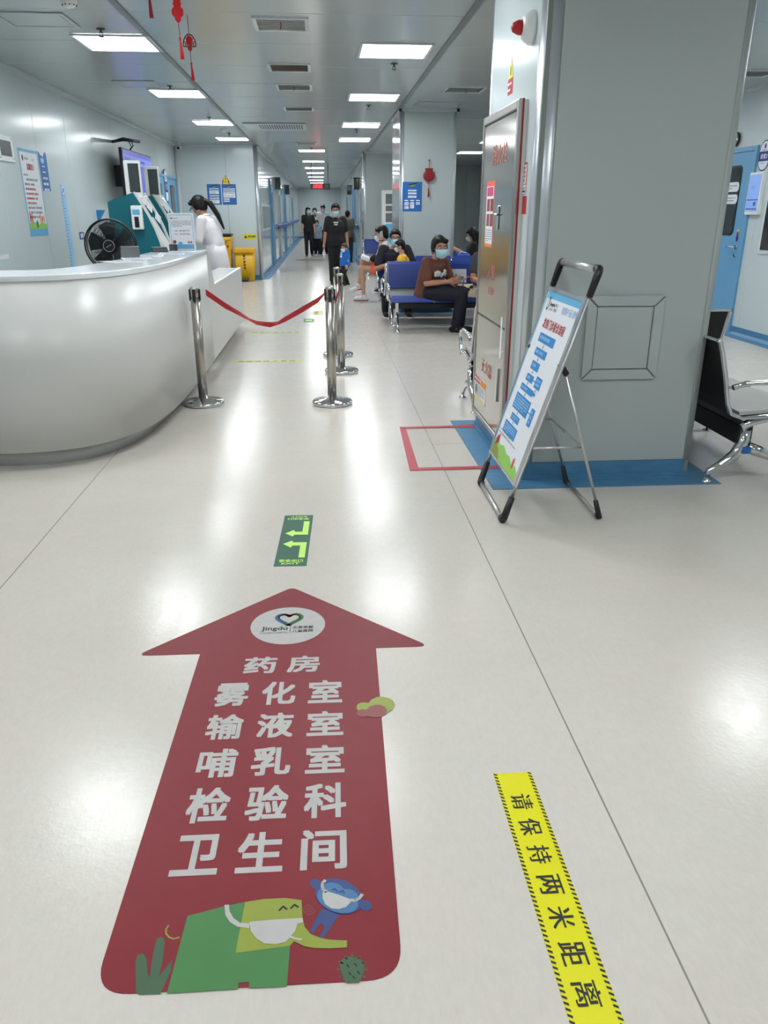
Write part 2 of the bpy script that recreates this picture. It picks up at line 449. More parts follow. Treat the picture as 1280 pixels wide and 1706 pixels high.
# ---------------------------------------------------------------- columns
def column(name, x0, x1, y0, y1, side_mat, r=0.055, rr_=None):
    rr_ = rr_ or r
    b = MB(); b.box(x0+0.012, x1-0.012, y0+0.012, y1-0.012, 0, CZ); root = struct(b.build(name, M_beam))
    b = MB(); b.box(x0+r, x1-rr_, y0, y0+0.014, 0.1, CZ-0.005); b.build('front_panel', M_col, root, 0.003)
    b = MB(); b.box(x0+r, x1-rr_, y1-0.014, y1, 0.1, CZ-0.005); b.build('back_panel', M_col, root, 0.003)
    b = MB(); b.box(x0, x0+0.014, y0+r, y1-r, 0.1, CZ-0.005); b.build('side_panel', side_mat, root, 0.003)
    b = MB(); b.box(x1-0.014, x1, y0+rr_, y1-rr_, 0.1, CZ-0.005); b.build('side_panel', side_mat, root, 0.003)
    for cx, cy, a0, rr in ((x0+r, y0+r, 180, r), (x1-rr_, y0+rr_, 270, rr_), (x1-rr_, y1-rr_, 0, rr_), (x0+r, y1-r, 90, r)):
        b = MB(); mp_ = M_alu if a0 in (180, 90) else M_col; rr += 0.003; R = []
        for z in (0.1, CZ-0.005):
            R.append([Vector((cx+rr*cos(radians(a0+90*i/8)), cy+rr*sin(radians(a0+90*i/8)), z)) for i in range(9)]+[Vector((cx, cy, z))])
        b.rings(R, 0, True); b.build('corner_post', mp_, root)
    # coved skirting wrapping the foot, and the blue band on the floor
    b = MB()
    for k, (o_, z0, z1) in enumerate(((0.006, 0.0, 0.1), (0.014, 0.0, 0.03), (0.026, 0.0, 0.012))):
        pts = rrect(x1-x0+2*o_, y1-y0+2*o_, r+o_, 5); cx, cy = (x0+x1)/2, (y0+y1)/2
        b.rings([[Vector((cx+p[0], cy+p[1], z)) for p in pts] for z in (z0, z1)], 0, False)
    s_ = b.build('skirting', M_blue_vinyl, root)
    b = MB(); b.box(x0-0.165, x1+0.115, y0-0.16, y1+0.06, 0.0, 0.003); b.build('floor_band', M_blue_vinyl, root)
    b = MB(); o_ = 0.02; b.box(x0-o_, x1+o_, y0-o_, y0+0.02, CZ-0.04, CZ); b.box(x0-o_, x0+0.02, y0-o_, y1+o_, CZ-0.04, CZ)
    b.box(x1-0.02, x1+o_, y0-o_, y1+o_, CZ-0.04, CZ); b.build('cornice', M_lighttrim, root)
    return root
col1 = column('column_1', 1.065, 2.085, 4.105, 5.40, M_wall, 0.085, 0.05)
col2 = column('column_2', 1.15, 1.97, 12.15, 13.5, M_gloss)
col3 = column('column_3', 1.04, 2.0, 20.4, 21.4, M_gloss)

# access panel on the near column
cy = 4.105
ap = thing('access_panel', (1.60, cy-0.001, 0.8), 'grey framed square access hatch set in the near column', 'hatch')
x0, x1, z0, z1 = 1.385, 1.805, 0.57, 1.015; f = 0.055
b = MB(); b.box(x0+0.01, x1-0.01, cy-0.004, cy, z0+0.01, z1-0.01); b.build('back_plate', M_beam, ap)
for pts in ([(x0, z0), (x1, z0), (x1-f, z0+f), (x0+f, z0+f)], [(x0, z1), (x1, z1), (x1-f, z1-f), (x0+f, z1-f)],
            [(x0, z0), (x0+f, z0+f), (x0+f, z1-f), (x0, z1)], [(x1, z0), (x1-f, z0+f), (x1-f, z1-f), (x1, z1)]):
    cxm = sum(p[0] for p in pts)/4; czm = sum(p[1] for p in pts)/4
    pts = [(p[0]+(cxm-p[0])*0.012, p[1]+(czm-p[1])*0.03) for p in pts]
    b = MB(); b.prism([(p[0], cy-0.004, p[1]) for p in pts], (0, -0.014, 0)); b.build('frame_side', M_col, ap, 0.003)
b = MB(); b.box(x0+f+0.004, x1-f-0.004, cy-0.012, cy-0.004, z0+f+0.004, z1-f-0.004); b.build('hatch_door', M_col, ap, 0.002)

# ================================================================== FLOOR STICKERS
# big red arrow
ang = -0.016
O = Vector((-0.172, 1.7, 0.0012)); Ua = Vector((cos(ang), sin(ang), 0)); Va = Vector((-sin(ang), cos(ang), 0))
fa = Flat(O, Ua, Va, 0.0004)
def loc2(p): d = p-O; return (d.dot(Ua), d.dot(Va))
def gp(u, v): return loc2(onz(u, v))
def rounded(pts, rad):
    out = []; n = len(pts)
    for i in range(n):
        p = Vector(pts[i]); a = Vector(pts[i-1]); c = Vector(pts[(i+1) % n]); r = rad[i]
        d1 = (a-p).normalized(); d2 = (c-p).normalized(); half = d1.angle(d2)/2; L = r/math.tan(half)
        A = p+d1*L; B = p+d2*L
        for k in range(9):
            t = k/8; out.append(tuple((A*(1-t)**2+p*2*t*(1-t)+B*t*t)))
    return out
tip = gp(487, 979); l1 = gp(226, 1093); r1_ = gp(716, 1077)
arrow = rounded([tip, l1, (-0.298, l1[1]), (-0.305, -0.607), (0.302, -0.607), (0.31, r1_[1]), r1_],
                [0.03, 0.018, 0.003, 0.075, 0.075, 0.003, 0.018])
fa.mb.prism([fa.P(x, y)-fa.N*0.0008 for x, y in arrow], fa.N*0.0012, fa.mi(M_arrowred))
cc = gp(480, 1042)
fa.poly(circ(cc[0], cc[1], 0.137, 0.137, 40), M_letter, 2)
# heart mark: blue, green, red and orange strokes
def stroke(F, pts, wd, m, lay):
    for i in range(len(pts)-1):
        a = Vector(pts[i]); c = Vector(pts[i+1]); d = (c-a)
        if d.length < 1e-6: continue
        n = Vector((-d.y, d.x)).normalized()*wd/2; d = d.normalized()*wd*0.12
        F.poly([tuple(a-d-n), tuple(c+d-n), tuple(c+d+n), tuple(a-d+n)], m, lay)
hx, hy = cc[0]+0.002, cc[1]+0.045
def heart(t0, t1, s_=0.045, n=12):
    P = []
    for i in range(n+1):
        t = t0+(t1-t0)*i/n
        P.append((hx+s_*(16*sin(t)**3)/16, hy+s_*(13*cos(t)-5*cos(2*t)-2*cos(3*t)-cos(4*t))/15))
    return P
stroke(fa, heart(3.3, 5.3), 0.018, M_monkeyf, 3); stroke(fa, heart(5.3, 6.15), 0.014, M_tapered, 3)
stroke(fa, heart(0.15, 0.95), 0.014, M_orange, 3); stroke(fa, heart(0.95, 3.0), 0.018, M_elegreen, 3)
fa.text('Jingdu', cc[0]-0.095, cc[1]-0.045, cc[0]+0.0, cc[1]-0.01, M_ink, 3, 0.02)
fa.text("CHILDREN'S HOSPITAL", cc[0]-0.098, cc[1]-0.06, cc[0]+0.002, cc[1]-0.05, M_ink, 3)
fa.rect(cc[0]+0.009, cc[1]-0.058, cc[0]+0.011, cc[1]-0.008, M_ink, 3)
fa.text('北京京都', cc[0]+0.018, cc[1]-0.03, cc[0]+0.094, cc[1]-0.01, M_ink, 3, 0.02)
fa.text('儿童医院', cc[0]+0.018, cc[1]-0.056, cc[0]+0.094, cc[1]-0.036, M_ink, 3, 0.02)
for s_, X0, X1, Y0, Y1 in (('药房', 402, 533, 1091, 1126), ('雾化室', 354, 570, 1133, 1179), ('输液室', 340, 572, 1185, 1234),
                           ('哺乳室', 325, 574, 1242, 1297), ('检验科', 308, 577, 1306, 1372), ('卫生间', 285, 578, 1384, 1459)):
    a = gp(X0+4, Y1-3); c = gp(X1, Y0+2); c2 = gp(X1, Y1-6); x0 = (a[0]+gp(X0+6, Y0+6)[0])/2; x1 = (c[0]+c2[0])/2
    y0 = (a[1]+c2[1])/2; y1 = (c[1]+gp(X0+6, Y0+5)[1])/2
    n = len(s_); cw = (x1-x0)*0.8/n if n == 3 else (x1-x0)*0.86/n; gap = ((x1-x0)-cw*n)/(n-1)
    for i, ch in enumerate(s_): fa.text(ch, x0+i*(cw+gap), y0, x0+i*(cw+gap)+cw, y1, M_letter, 2, 0.026)
e = lambda u, v: gp(210+u/3.122, 1480+v/3.122)
mk = lambda u, v: gp(500+u/9.143, 1440+v/9.143)
def ep(F, L, m, lay): fa.poly([F(*q) for q in L], m, lay)
ep(e, [(52,540),(50,380),(62,350),(80,342),(98,350),(108,375),(112,440),(124,470),(132,400),(150,300),(165,262),(182,256),(198,264),(202,285),(192,380),(170,465),(205,420),(240,375),(236,430),(180,553),(66,556)], M_cactus, 2)
ep(e, [(213,551),(320,148),(512,97),(620,75),(600,210),(855,303),(837,515),(640,524),(642,490),(586,496),(584,527),(350,543)], M_elegreen, 3)
ep(e, [(620,76),(720,60),(830,55),(914,66),(918,150),(930,205),(960,242),(1010,262),(1060,272),(1150,276),(1150,312),(1060,317),(980,315),(925,305),(875,280),(855,303),(700,325),(570,341)], M_elelime, 4)
ep(e, [(512,92),(536,90),(540,125),(560,160),(595,185),(645,188),(640,212),(580,205),(540,180),(518,145)], M_letter, 5)
ep(e, [(643,180),(780,168),(890,162),(918,160),(922,184),(893,190),(880,228),(860,252),(880,262),(918,268),(912,277),(885,272),(852,262),(830,285),(780,297),(720,292),(680,268),(650,228)], M_letter, 6)
for (a, c, d) in (((797,121),(818,99),(838,115)), ((857,110),(877,90),(897,104))):
    stroke(fa, [e(*a), e(*c), e(*d)], 0.0042, M_ink, 5)
stroke(fa, [e(278,258),(e(250,266)),(e(225,258)),(e(209,238)),(e(209,215)),(e(222,196))], 0.0035, M_elelime, 2)
ep(e, [(1120,440),(1112,400),(1125,370),(1160,356),(1210,362),(1238,390),(1242,430),(1225,470),(1215,494),(1150,497),(1130,475)], M_cactus, 2)
for a_ in range(0, 360, 30):
    q0 = (1178+58*cos(radians(a_)), 425+62*sin(radians(a_))); q1 = (1178+80*cos(radians(a_)), 425+82*sin(radians(a_)))
    if q1[1] < 480: stroke(fa, [e(*q0), e(*q1)], 0.003, M_cactus, 2)
for q in ((1150,400),(1190,395),(1160,440),(1205,435),(1180,460)): stroke(fa, [e(*q), e(q[0]+10, q[1]+14)], 0.003, M_ink, 3)
stroke(fa, [e(950+34*cos(t*0.6)*(1-t/26), 112+30*sin(t*0.6)*(1-t/26)) for t in range(24)], 0.0022, M_brownred, 2)
ep(mk, [(330,680),(150,1030),(195,1068),(275,950),(320,905),(370,935),(370,985),(300,1115),(355,1140),(460,980),(560,830),(620,780)], M_monkey, 2)
def mcirc(cx, cy_, rx, ry, m, lay, rot=20):
    r_ = radians(rot); ep(mk, [(cx+rx*cos(t)*cos(r_)-ry*sin(t)*sin(r_), cy_+rx*cos(t)*sin(r_)+ry*sin(t)*cos(r_)) for t in [2*pi*i/32 for i in range(32)]], m, lay)
mcirc(238, 310, 88, 76, M_monkey, 3); mcirc(1005, 640, 88, 80, M_monkey, 3); mcirc(592, 500, 375, 258, M_monkey, 4)
mcirc(500, 420, 175, 125, M_monkeyf, 5, 10); mcirc(740, 520, 160, 125, M_monkeyf, 5, 20); mcirc(575, 555, 325, 190, M_monkeyf, 6, 18)
ep(mk, [(345,435),(410,430),(580,480),(780,555),(770,600),(700,670),(590,702),(480,690),(390,630),(345,540)], M_letter, 7)
stroke(fa, [mk(385,262), mk(350,300), mk(340,350), mk(360,400), mk(400,440)], 0.0075, M_letter, 7)
stroke(fa, [mk(770,562), mk(840,568), mk(900,540), mk(950,475)], 0.0075, M_letter, 7)
for (a, c, d) in (((485,415),(535,390),(570,440)), ((597,450),(650,415),(682,468))): stroke(fa, [mk(*a), mk(*c), mk(*d)], 0.003, M_monkey, 8)
g2 = lambda u, v: gp(560+u/9.143, 1120+v/9.143)
fa.poly([g2(*q) for q in [(310,545),(330,495),(380,472),(440,468),(495,478),(540,425),(620,388),(700,380),(800,400),(870,440),(898,500),(870,570),(790,620),(700,640),(340,600)]], M_elelime, 3)
fa.poly([g2(*q) for q in [(320,620),(345,585),(400,574),(465,580),(520,530),(600,505),(680,508),(750,540),(780,590),(760,650),(680,695),(600,700),(520,690),(470,670),(430,690),(370,685),(325,655)]], M_brownred, 4)
o = fa.build('floor_sticker'); tag(o, 'large dark red arrow floor sticker with white direction words and cartoon animals', 'floor sticker')

# green exit sticker
G = [onz(475, 859), onz(522, 859), onz(455, 943), onz(512, 943)]
ctr = sum(G, Vector())/4; Vg = ((G[0]+G[1])-(G[2]+G[3])).normalized(); Ug = Vector((Vg.y, -Vg.x, 0))
Wg, Hg = 0.142, 0.60
fg = Flat(ctr+Vector((0, 0, 0.0012)), Ug, Vg, 0.0004)
fg.back([(-Wg/2, -Hg/2), (Wg/2, -Hg/2), (Wg/2, Hg/2), (-Wg/2, Hg/2)], M_green, 0.001)
for sg in (1, -1):
    # one half printed upright at the near end, its twin turned round at the far end
    def q(x, y): return (x, y) if sg == 1 else (x, -y)
    P = [(0.030, -0.215), (0.058, -0.215), (0.058, -0.045), (-0.005, -0.045), (-0.012, -0.025), (-0.05, -0.062), (-0.012, -0.105), (-0.005, -0.082), (0.030, -0.082)]
    fg.poly([q(*p) for p in P], M_lime, 2)
fg.text('安全出口', -0.052, -0.262, 0.052, -0.232, M_lime, 2, 0.03); fg.text('EXIT', -0.040, -0.285, 0.040, -0.269, M_lime, 2, 0.02)
fg.text('安全出口', -0.052, 0.232, 0.052, 0.262, M_lime, 2, 0.03, 2); fg.text('EXIT', -0.040, 0.269, 0.040, 0.285, M_lime, 2, 0.02, 2)
tag(fg.build('floor_sticker'), 'dark green exit floor sticker with two lime bent arrows', 'floor sticker')

# yellow distance strips
def strip(c, U, V, L_, W_, label, m, hatch=True, group=None):
    """U along the text, V towards the tops of its characters"""
    F = Flat(c, U, V, 0.0004)
    F.back([(-L_/2, -W_/2), (L_/2, -W_/2), (L_/2, W_/2), (-L_/2, W_/2)], m, 0.001)
    n = 7; cw = 0.056; sp = 0.088
    for i, ch in enumerate('请保持两米距离'):
        x = (i-3)*sp-cw/2+0.0; F.text(ch, x, -0.028, x+cw, 0.028, M_ink, 2, 0.018)
    if hatch:
        k = int(L_/0.0125)
        for i in range(k):
            x = -L_/2+i*L_/k
            for y0, y1 in ((-W_/2, -W_/2+0.0095), (W_/2-0.0095, W_/2)):
                F.poly([(x, y0), (x+0.0055, y0), (x+0.0105, y1), (x+0.005, y1)], M_ink, 2)
    o = F.build('floor_sticker'); tag(o, label, 'floor sticker', group); return o
strip((0.475, 1.293, 0.0012), (0, -1, 0), (1, 0, 0), 0.75, 0.103, 'bright yellow distance strip with hatched edges lying near the camera', M_yellow)
strip((-0.604, 8.015, 0.0012), (1, 0, 0), (0, 1, 0), 0.71, 0.10, 'pale yellow distance strip across the floor nearest the belt posts', M_paleyel, False, 'distance strips by the counter')
strip((-0.62, 10.07, 0.0012), (1, 0, 0), (0, 1, 0), 0.74, 0.10, 'pale yellow distance strip across the floor beyond the sagging belt', M_paleyel, False, 'distance strips by the counter')

# red tape bracket on the floor beside the column
b = MB(); z = 0.0012
b.prism([(0.478, 4.31, z), (0.535, 4.31, z), (0.553, 5.27, z), (0.512, 5.31, z)], (0, 0, 0.0008))
b.prism([(0.478, 4.31, z+.0012), (1.05, 4.31, z+.0032), (1.05, 4.362, z+.0032), (0.49, 4.362, z+.0012)], (0, 0, 0.0008))
b.prism([(0.512, 5.31, z+.0012), (0.80, 5.31, z+.0012), (1.04, 5.33, z+.0036), (1.045, 5.24, z+.0036), (0.90, 5.262, z+.003), (0.53, 5.262, z+.0012)], (0, 0, 0.0008))
tag(b.build('floor_tape', M_tapered), 'dark red tape marking three sides of a square beside the near column', 'floor tape')
# small stickers further away
def sticker(c, w_, h_, m, label, inner=None):
    F = Flat(c, (1, 0, 0), (0, 1, 0), 0.0005); F.back([(-w_/2, -h_/2), (w_/2, -h_/2), (w_/2, h_/2), (-w_/2, h_/2)], m, 0.001)
    if inner: inner(F)
    return tag(F.build('floor_sticker'), label, 'floor sticker')
sticker((-0.22, 11.23, 0.0012), 0.15, 0.40, M_green, 'small green exit sticker on the floor beyond the belt',
        lambda F: F.rect(-0.045, -0.08, 0.045, 0.08, M_lime, 2))
sticker((-0.10, 12.1, 0.0012), 0.16, 0.5, M_paleyel, 'small square yellow floor sticker between the green one and the corridor',
        lambda F: F.lines(-0.05, -0.18, 0.05, 0.18, 4, M_grayink, 2))
sticker((-0.13, 13.3, 0.0012), 0.15, 0.4, M_paleyel, 'farther small yellow floor sticker toward the corridor')
sticker((-0.34, 19.3, 0.0012), 0.13, 0.35, M_dark, 'small dark floor sticker near the corridor mouth')
b = MB(); b.lathe([(0.46, 0.0002), (0.46, 0.002)], (-0.42, 26.5, 0), 32); tag(b.build('floor_sticker', mat('floor_disc', (128, 84, 88), 0.4)), 'round dull red floor sticker in the corridor', 'floor sticker')

# ================================================================== CEILING THINGS
ORD = ['nearest', 'second nearest', 'third nearest', 'fourth nearest', 'fifth nearest', 'sixth nearest', 'seventh nearest', 'eighth nearest', 'farthest']
lp = None
def lamp(x, y, label, group):
    global lp
    if lp is None:
        lp = thing('ceiling_light', (x, y, CZ), label, 'ceiling light', group)
        b = MB(); w_ = 0.30; h_ = 0.31
        for a in ((-w_-.022, w_+.022, -h_-.022, -h_), (-w_-.022, w_+.022, h_, h_+.022), (-w_-.022, -w_, -h_, h_), (w_, w_+.022, -h_, h_)):
            b.box(a[0], a[1], a[2], a[3], -0.014, 0.0)
        b.build('frame', M_lighttrim, lp, local=True)
        b = MB(); b.box(-w_, w_, -h_, h_, -0.009, -0.001); b.build('diffuser', M_diff, lp, local=True)
        o = lp
    else:
        o = tree_copy(lp); o.location = (x, y, CZ); tag(o, label, 'ceiling light', group)
    return o
for i, y in enumerate((7.86, 10.88, 14.2, 17.1)):
    lamp(-1.715, y, 'square ceiling light panel, %s of the row above the counter' % ORD[i], 'ceiling lights above the counter')
for i, y in enumerate((8.02, 11.03, 14.4, 17.2)):
    lamp(0.70, y, 'square ceiling light panel, %s of the row left of the columns' % ORD[i], 'ceiling lights left of the columns')
for i, y in enumerate((20.1, 24.2, 27.7, 30.9, 34.3, 37.7, 41.1, 44.5, 47.9)):
    lamp(-0.19, y, 'square ceiling light panel, %s along the far corridor' % ORD[i], 'ceiling lights of the far corridor')
lamp(3.65, 20.4, 'square ceiling light panel at the back of the waiting area', 'ceiling lights of the waiting area')
for i, y in enumerate((5.5, 8.3, 11.3, 14.3, 17.4)):
    lamp(3.65, y, 'square ceiling light panel, %s of the row over the waiting area' % ORD[i], 'ceiling lights behind the near column')
for i, (x, y) in enumerate(((-1.715, 4.75), (0.10, 5.0), (-1.715, 1.5), (0.7, 1.6), (-1.715, -1.4), (0.7, -1.4), (3.65, 1.6))):  # all out of view; several added to brighten the near hall and column side
    lamp(x, y, 'unseen square ceiling light panel added over the near floor, %s to the camera' % ORD[i], 'added ceiling lights overhead')

def vent(x0, x1, y0, y1, label, slats='x', name='ceiling_vent', mcore=M_lighttrim, ribbon=False, n=7):
    t = thing(name, ((x0+x1)/2, (y0+y1)/2, CZ), label, 'air vent'); z0, z1 = CZ-0.012, CZ
    b = MB(); f = 0.03
    b.box(x0, x1, y0, y0+f, z0, z1); b.box(x0, x1, y1-f, y1, z0, z1); b.box(x0, x0+f, y0+f, y1-f, z0, z1); b.box(x1-f, x1, y0+f, y1-f, z0, z1)
    b.build('frame', M_lighttrim, t)
    b = MB(); b.box(x0+f, x1-f, y0+f, y1-f, z1-0.003, z1); b.build('core', M_offwhite, t)
    for k in range(n):
        b = MB()
        yy = y0+f+(y1-y0-2*f)*(k+0.5)/n
        b.obox((x0+f, yy-0.012, z0+0.002), (x1-x0-2*f, 0, 0), (0, 0.02, 0.007), (0, 0.002, 0.002)); b.build('slat', mcore, t)
    if ribbon:
        b = MB(); xm = (x0+x1)/2; b.tube([(xm, y0+0.1, z0), (xm+0.005, y0+0.095, z0-0.03), (xm-0.004, y0+0.09, z0-0.055)], 0.004, 5); b.build('ribbon', M_red, t)
    return t
vent(-0.49, -0.06, 6.81, 7.26, 'square white louvred ceiling vent nearest the camera with a red ribbon', ribbon=True, mcore=M_offwhite)
vent(-0.50, -0.07, 8.75, 9.2, 'flat square ceiling grille behind the nearest louvred vent', n=10, mcore=mat('beige_grille', (176, 160, 148), 0.6))
vent(-0.49, -0.07, 10.04, 10.5, 'louvred ceiling vent between the flat grille and the twin lights', ribbon=True)
vent(-0.49, -0.07, 12.06, 12.5, 'small louvred ceiling vent before the wide perforated grille')
vent(-0.49, -0.07, 17.9, 18.3, 'louvred ceiling vent before the corridor lights')
vent(1.5, 1.98, 10.1, 10.55, 'louvred ceiling vent above the waiting benches', ribbon=True)
vent(3.9, 4.8, 8.75, 9.15, 'louvred ceiling vent above the blue door on the right')
t = thing('ceiling_grille', (-0.74, 14.7, CZ), 'wide white ceiling grille with rows of dark slots', 'air vent')
b = MB(); b.box(-1.26, -0.22, 14.2, 15.2, CZ-0.02, CZ-0.002); b.build('frame', M_lighttrim, t, 0.004)
b = MB()
for i in range(18):
    for j in range(2): b.box(-1.0+i*0.041, -0.98+i*0.041, 14.35+j*0.36, 14.62+j*0.36, CZ-0.023, CZ-0.0195)
b.build('grille_slots', M_black, t)
def hatch(x0, x1, y0, y1, label):
    t = thing('ceiling_hatch', ((x0+x1)/2, (y0+y1)/2, CZ), label, 'hatch')
    b = MB(); f = 0.035
    b.box(x0, x1, y0, y0+f, CZ-0.01, CZ); b.box(x0, x1, y1-f, y1, CZ-0.01, CZ); b.box(x0, x0+f, y0+f, y1-f, CZ-0.01, CZ); b.box(x1-f, x1, y0+f, y1-f, CZ-0.01, CZ)
    b.build('frame', M_ceil, t, 0.003)
    b = MB(); b.box(x0+f+.006, x1-f-.006, y0+f+.006, y1-f-.006, CZ-0.006, CZ); b.build('hatch_door', M_ceil, t, 0.002)
hatch(-2.40, -1.87, 6.80, 7.28, 'square ceiling access hatch nearest the camera above the counter')
hatch(-2.30, -1.83, 9.95, 10.42, 'square ceiling access hatch farther back above the counter')
hatch(1.30, 1.95, 11.43, 11.86, 'square ceiling hatch right before the second column')
spr = None
def sprinkler(x, y, where):
    global spr
    if spr is None:
        spr = thing('sprinkler', (x, y, CZ), 'small metal ceiling sprinkler '+where, 'sprinkler', 'ceiling sprinklers')
        b = MB(); b.lathe([(0.035, 0), (0.035, -0.006), (0.012, -0.008), (0.01, -0.03)], (0, 0, 0), 14); b.build('escutcheon', M_dark, spr, local=True)
        b = MB(); b.tube([(-0.012, 0, -0.028), (-0.014, 0, -0.045), (0, 0, -0.056)], 0.003, 5); b.tube([(0.012, 0, -0.028), (0.014, 0, -0.045), (0, 0, -0.056)], 0.003, 5)
        b.build('yoke', M_dark, spr, local=True)
        b = MB(); b.lathe([(0.022, -0.056), (0.022, -0.059)], (0, 0, 0), 14); b.build('deflector', M_dark, spr, local=True)
    else:
        o = tree_copy(spr); o.location = (x, y, CZ); o['label'] = 'small metal ceiling sprinkler '+where
sprinkler(-1.73, 7.33, 'before the nearest light above the counter')
sprinkler(-1.72, 10.31, 'before the second light above the counter')
sprinkler(-1.69, 13.45, 'before the third light above the counter')
sprinkler(-1.67, 16.04, 'before the last light above the counter')
sprinkler(0.757, 8.69, 'behind the nearest light left of the columns')
sprinkler(0.68, 11.85, 'behind the second light left of the columns')
sprinkler(0.66, 15.2, 'between the last two lights left of the columns')
sprinkler(-0.19, 19.4, 'before the first corridor light')
def detector(x, y, label):
    t = thing('smoke_detector', (x, y, CZ), label, 'smoke detector')
    b = MB(); b.lathe([(0.055, 0), (0.055, -0.012), (0.05, -0.03), (0.038, -0.042), (0.03, -0.044)], (x, y, CZ), 20); b.build('body', M_white, t)
    for k in range(10):
        a = 2*pi*k/10; b = MB(); c = Vector((x+0.047*cos(a), y+0.047*sin(a), CZ-0.034)); b.ell(c, (0.006, 0.006, 0.004), None, 6, 4); b.build('slot', M_black, t)
detector(-1.71, 6.42, 'round white smoke detector on the ceiling nearest the camera')
detector(-1.69, 15.3, 'round white smoke detector between the last two lights above the counter')
t = thing('security_camera', (-3.02, 18.3, CZ), 'small white dome camera in the far left ceiling corner', 'camera')
b = MB(); b.lathe([(0.05, 0), (0.05, -0.02), (0.04, -0.025)], (-2.98, 18.3, CZ), 16); b.build('mount', M_white, t)
b = MB(); b.tube([(-2.98, 18.42, CZ-0.07), (-2.98, 18.22, CZ-0.10)], 0.045, 14); b.build('housing', M_white, t)
b = MB(); b.tube([(-2.98, 18.225, CZ-0.099), (-2.98, 18.21, CZ-0.102)], 0.03, 14); b.build('lens', M_black, t)

# hanging red knots
M_knot = mat('knot_red', (196, 8, 22), 0.55); M_knotd = mat('knot_dark_red', (132, 12, 30), 0.6)
def tassel(b, x, y, z1, z0, r0=0.006, r1=0.014):
    b.tube([(x, y, z1), (x, y, z1-0.012), (x, y, z1-0.02), (x+0.002, y, (z1+z0)/2), (x+0.004, y, z0)], [r0, r0*1.3, r0*0.8, (r0+r1)/2*0.95, r1], 10)
def zat(y, v, u=300): return ony(u, v, y).z
def xat(y, u, v): return ony(u, v, y).x
yk = 6.8
t = thing('hanging_decoration', (xat(yk, 314, 25), yk, 2.8), 'red woven fan-shaped knot ornament hanging rightmost from the ceiling', 'hanging decoration')
xx = xat(yk, 315, 60)
b = MB(); b.tube([(xat(yk, 312, 25), yk, 2.8), (xx, yk, zat(yk, 57))], 0.0022, 5); b.build('cord', M_knotd, t)
z_t, z_b = zat(yk, 57), zat(yk, 77); wd = 0.048
b = MB(); ring = [(xx+wd*cos(a)*1.0, yk, z_b+(z_t-z_b)*sin(a)) for a in [pi*i/12 for i in range(13)]]; b.tube(ring+[(xx, yk, z_b-0.004)], 0.0045, 6, closed=True); b.build('rim', M_knotd, t)
b = MB()
for i in range(1, 7):
    a = pi*i/7; b.tube([(xx, yk, z_b), (xx+wd*0.95*cos(a), yk, z_b+(z_t-z_b)*0.95*sin(a))], 0.003, 5)
for rr_ in (0.35, 0.65): b.tube([(xx+wd*rr_*cos(a), yk, z_b+(z_t-z_b)*rr_*sin(a)) for a in [pi*i/10 for i in range(11)]], 0.003, 5)
b.ell((xx, yk, (z_t+z_b)/2), (wd*0.5, 0.004, 0.03)); b.build('woven_knot', M_knot, t)
b = MB(); zz = zat(yk, 81); b.prism([(xx, yk, zz-0.022), (xx+0.018, yk, zz), (xx+0.01, yk, zz+0.012), (xx, yk, zz+0.006), (xx-0.01, yk, zz+0.012), (xx-0.018, yk, zz)], (0, 0.006, 0)); b.build('heart_bead', M_knot, t)
b = MB(); b.tube([(xx, yk, zat(yk, 85)), (xx+0.002, yk, zat(yk, 105))], 0.002, 5); b.build('lower_cord', M_knotd, t)
b = MB(); tassel(b, xx+0.002, yk, zat(yk, 104), zat(yk, 134)); b.build('tassel', M_knot, t)
yk = 5.9
xx = xat(yk, 296, 20)
t = thing('hanging_decoration', (xx, yk, 2.8), 'bright red fish-shaped ornament with tassel, middle of the hanging three', 'hanging decoration')
b = MB(); b.tube([(xx, yk, 2.8), (xx, yk, zat(yk, -10))], 0.002, 5); b.build('cord', M_knotd, t)
prof = [(-12, 5), (-6, 8), (-4, 6), (0, 9), (3, 7), (6, 10), (9, 8), (12, 8), (15, 12), (18, 13), (22, 13), (26, 12), (28, 8), (34, 6), (38, 2)]
k_ = 5.9/1285*1.0
L1 = [(xx-p[1]*k_*0.62, zat(yk, p[0])) for p in prof]; L2 = [(xx+p[1]*k_*0.62, zat(yk, p[0])) for p in prof[::-1]]
b = MB(); b.prism([(p[0], yk-0.006, p[1]) for p in L1+L2], (0, 0.012, 0)); b.build('fish_body', M_knot, t, 0.002)
b = MB(); b.tube([(xx, yk, zat(yk, 38)), (xx+0.003, yk, zat(yk, 63))], 0.002, 5); b.build('lower_cord', M_knotd, t)
b = MB(); tassel(b, xx+0.003, yk, zat(yk, 62), zat(yk, 99)); b.build('tassel', M_knot, t)
xx = xat(yk, 249, 0)
t = thing('hanging_decoration', (xx, yk, 2.8), 'dark red tassel at the top edge, leftmost of the hanging three', 'hanging decoration')
b = MB(); b.tube([(xx, yk, 2.8), (xx, yk, zat(yk, -20))], 0.002, 5); b.build('cord', M_knotd, t)
b = MB(); tassel(b, xx, yk, zat(yk, -20), zat(yk, 31)); b.build('tassel', M_knotd, t)
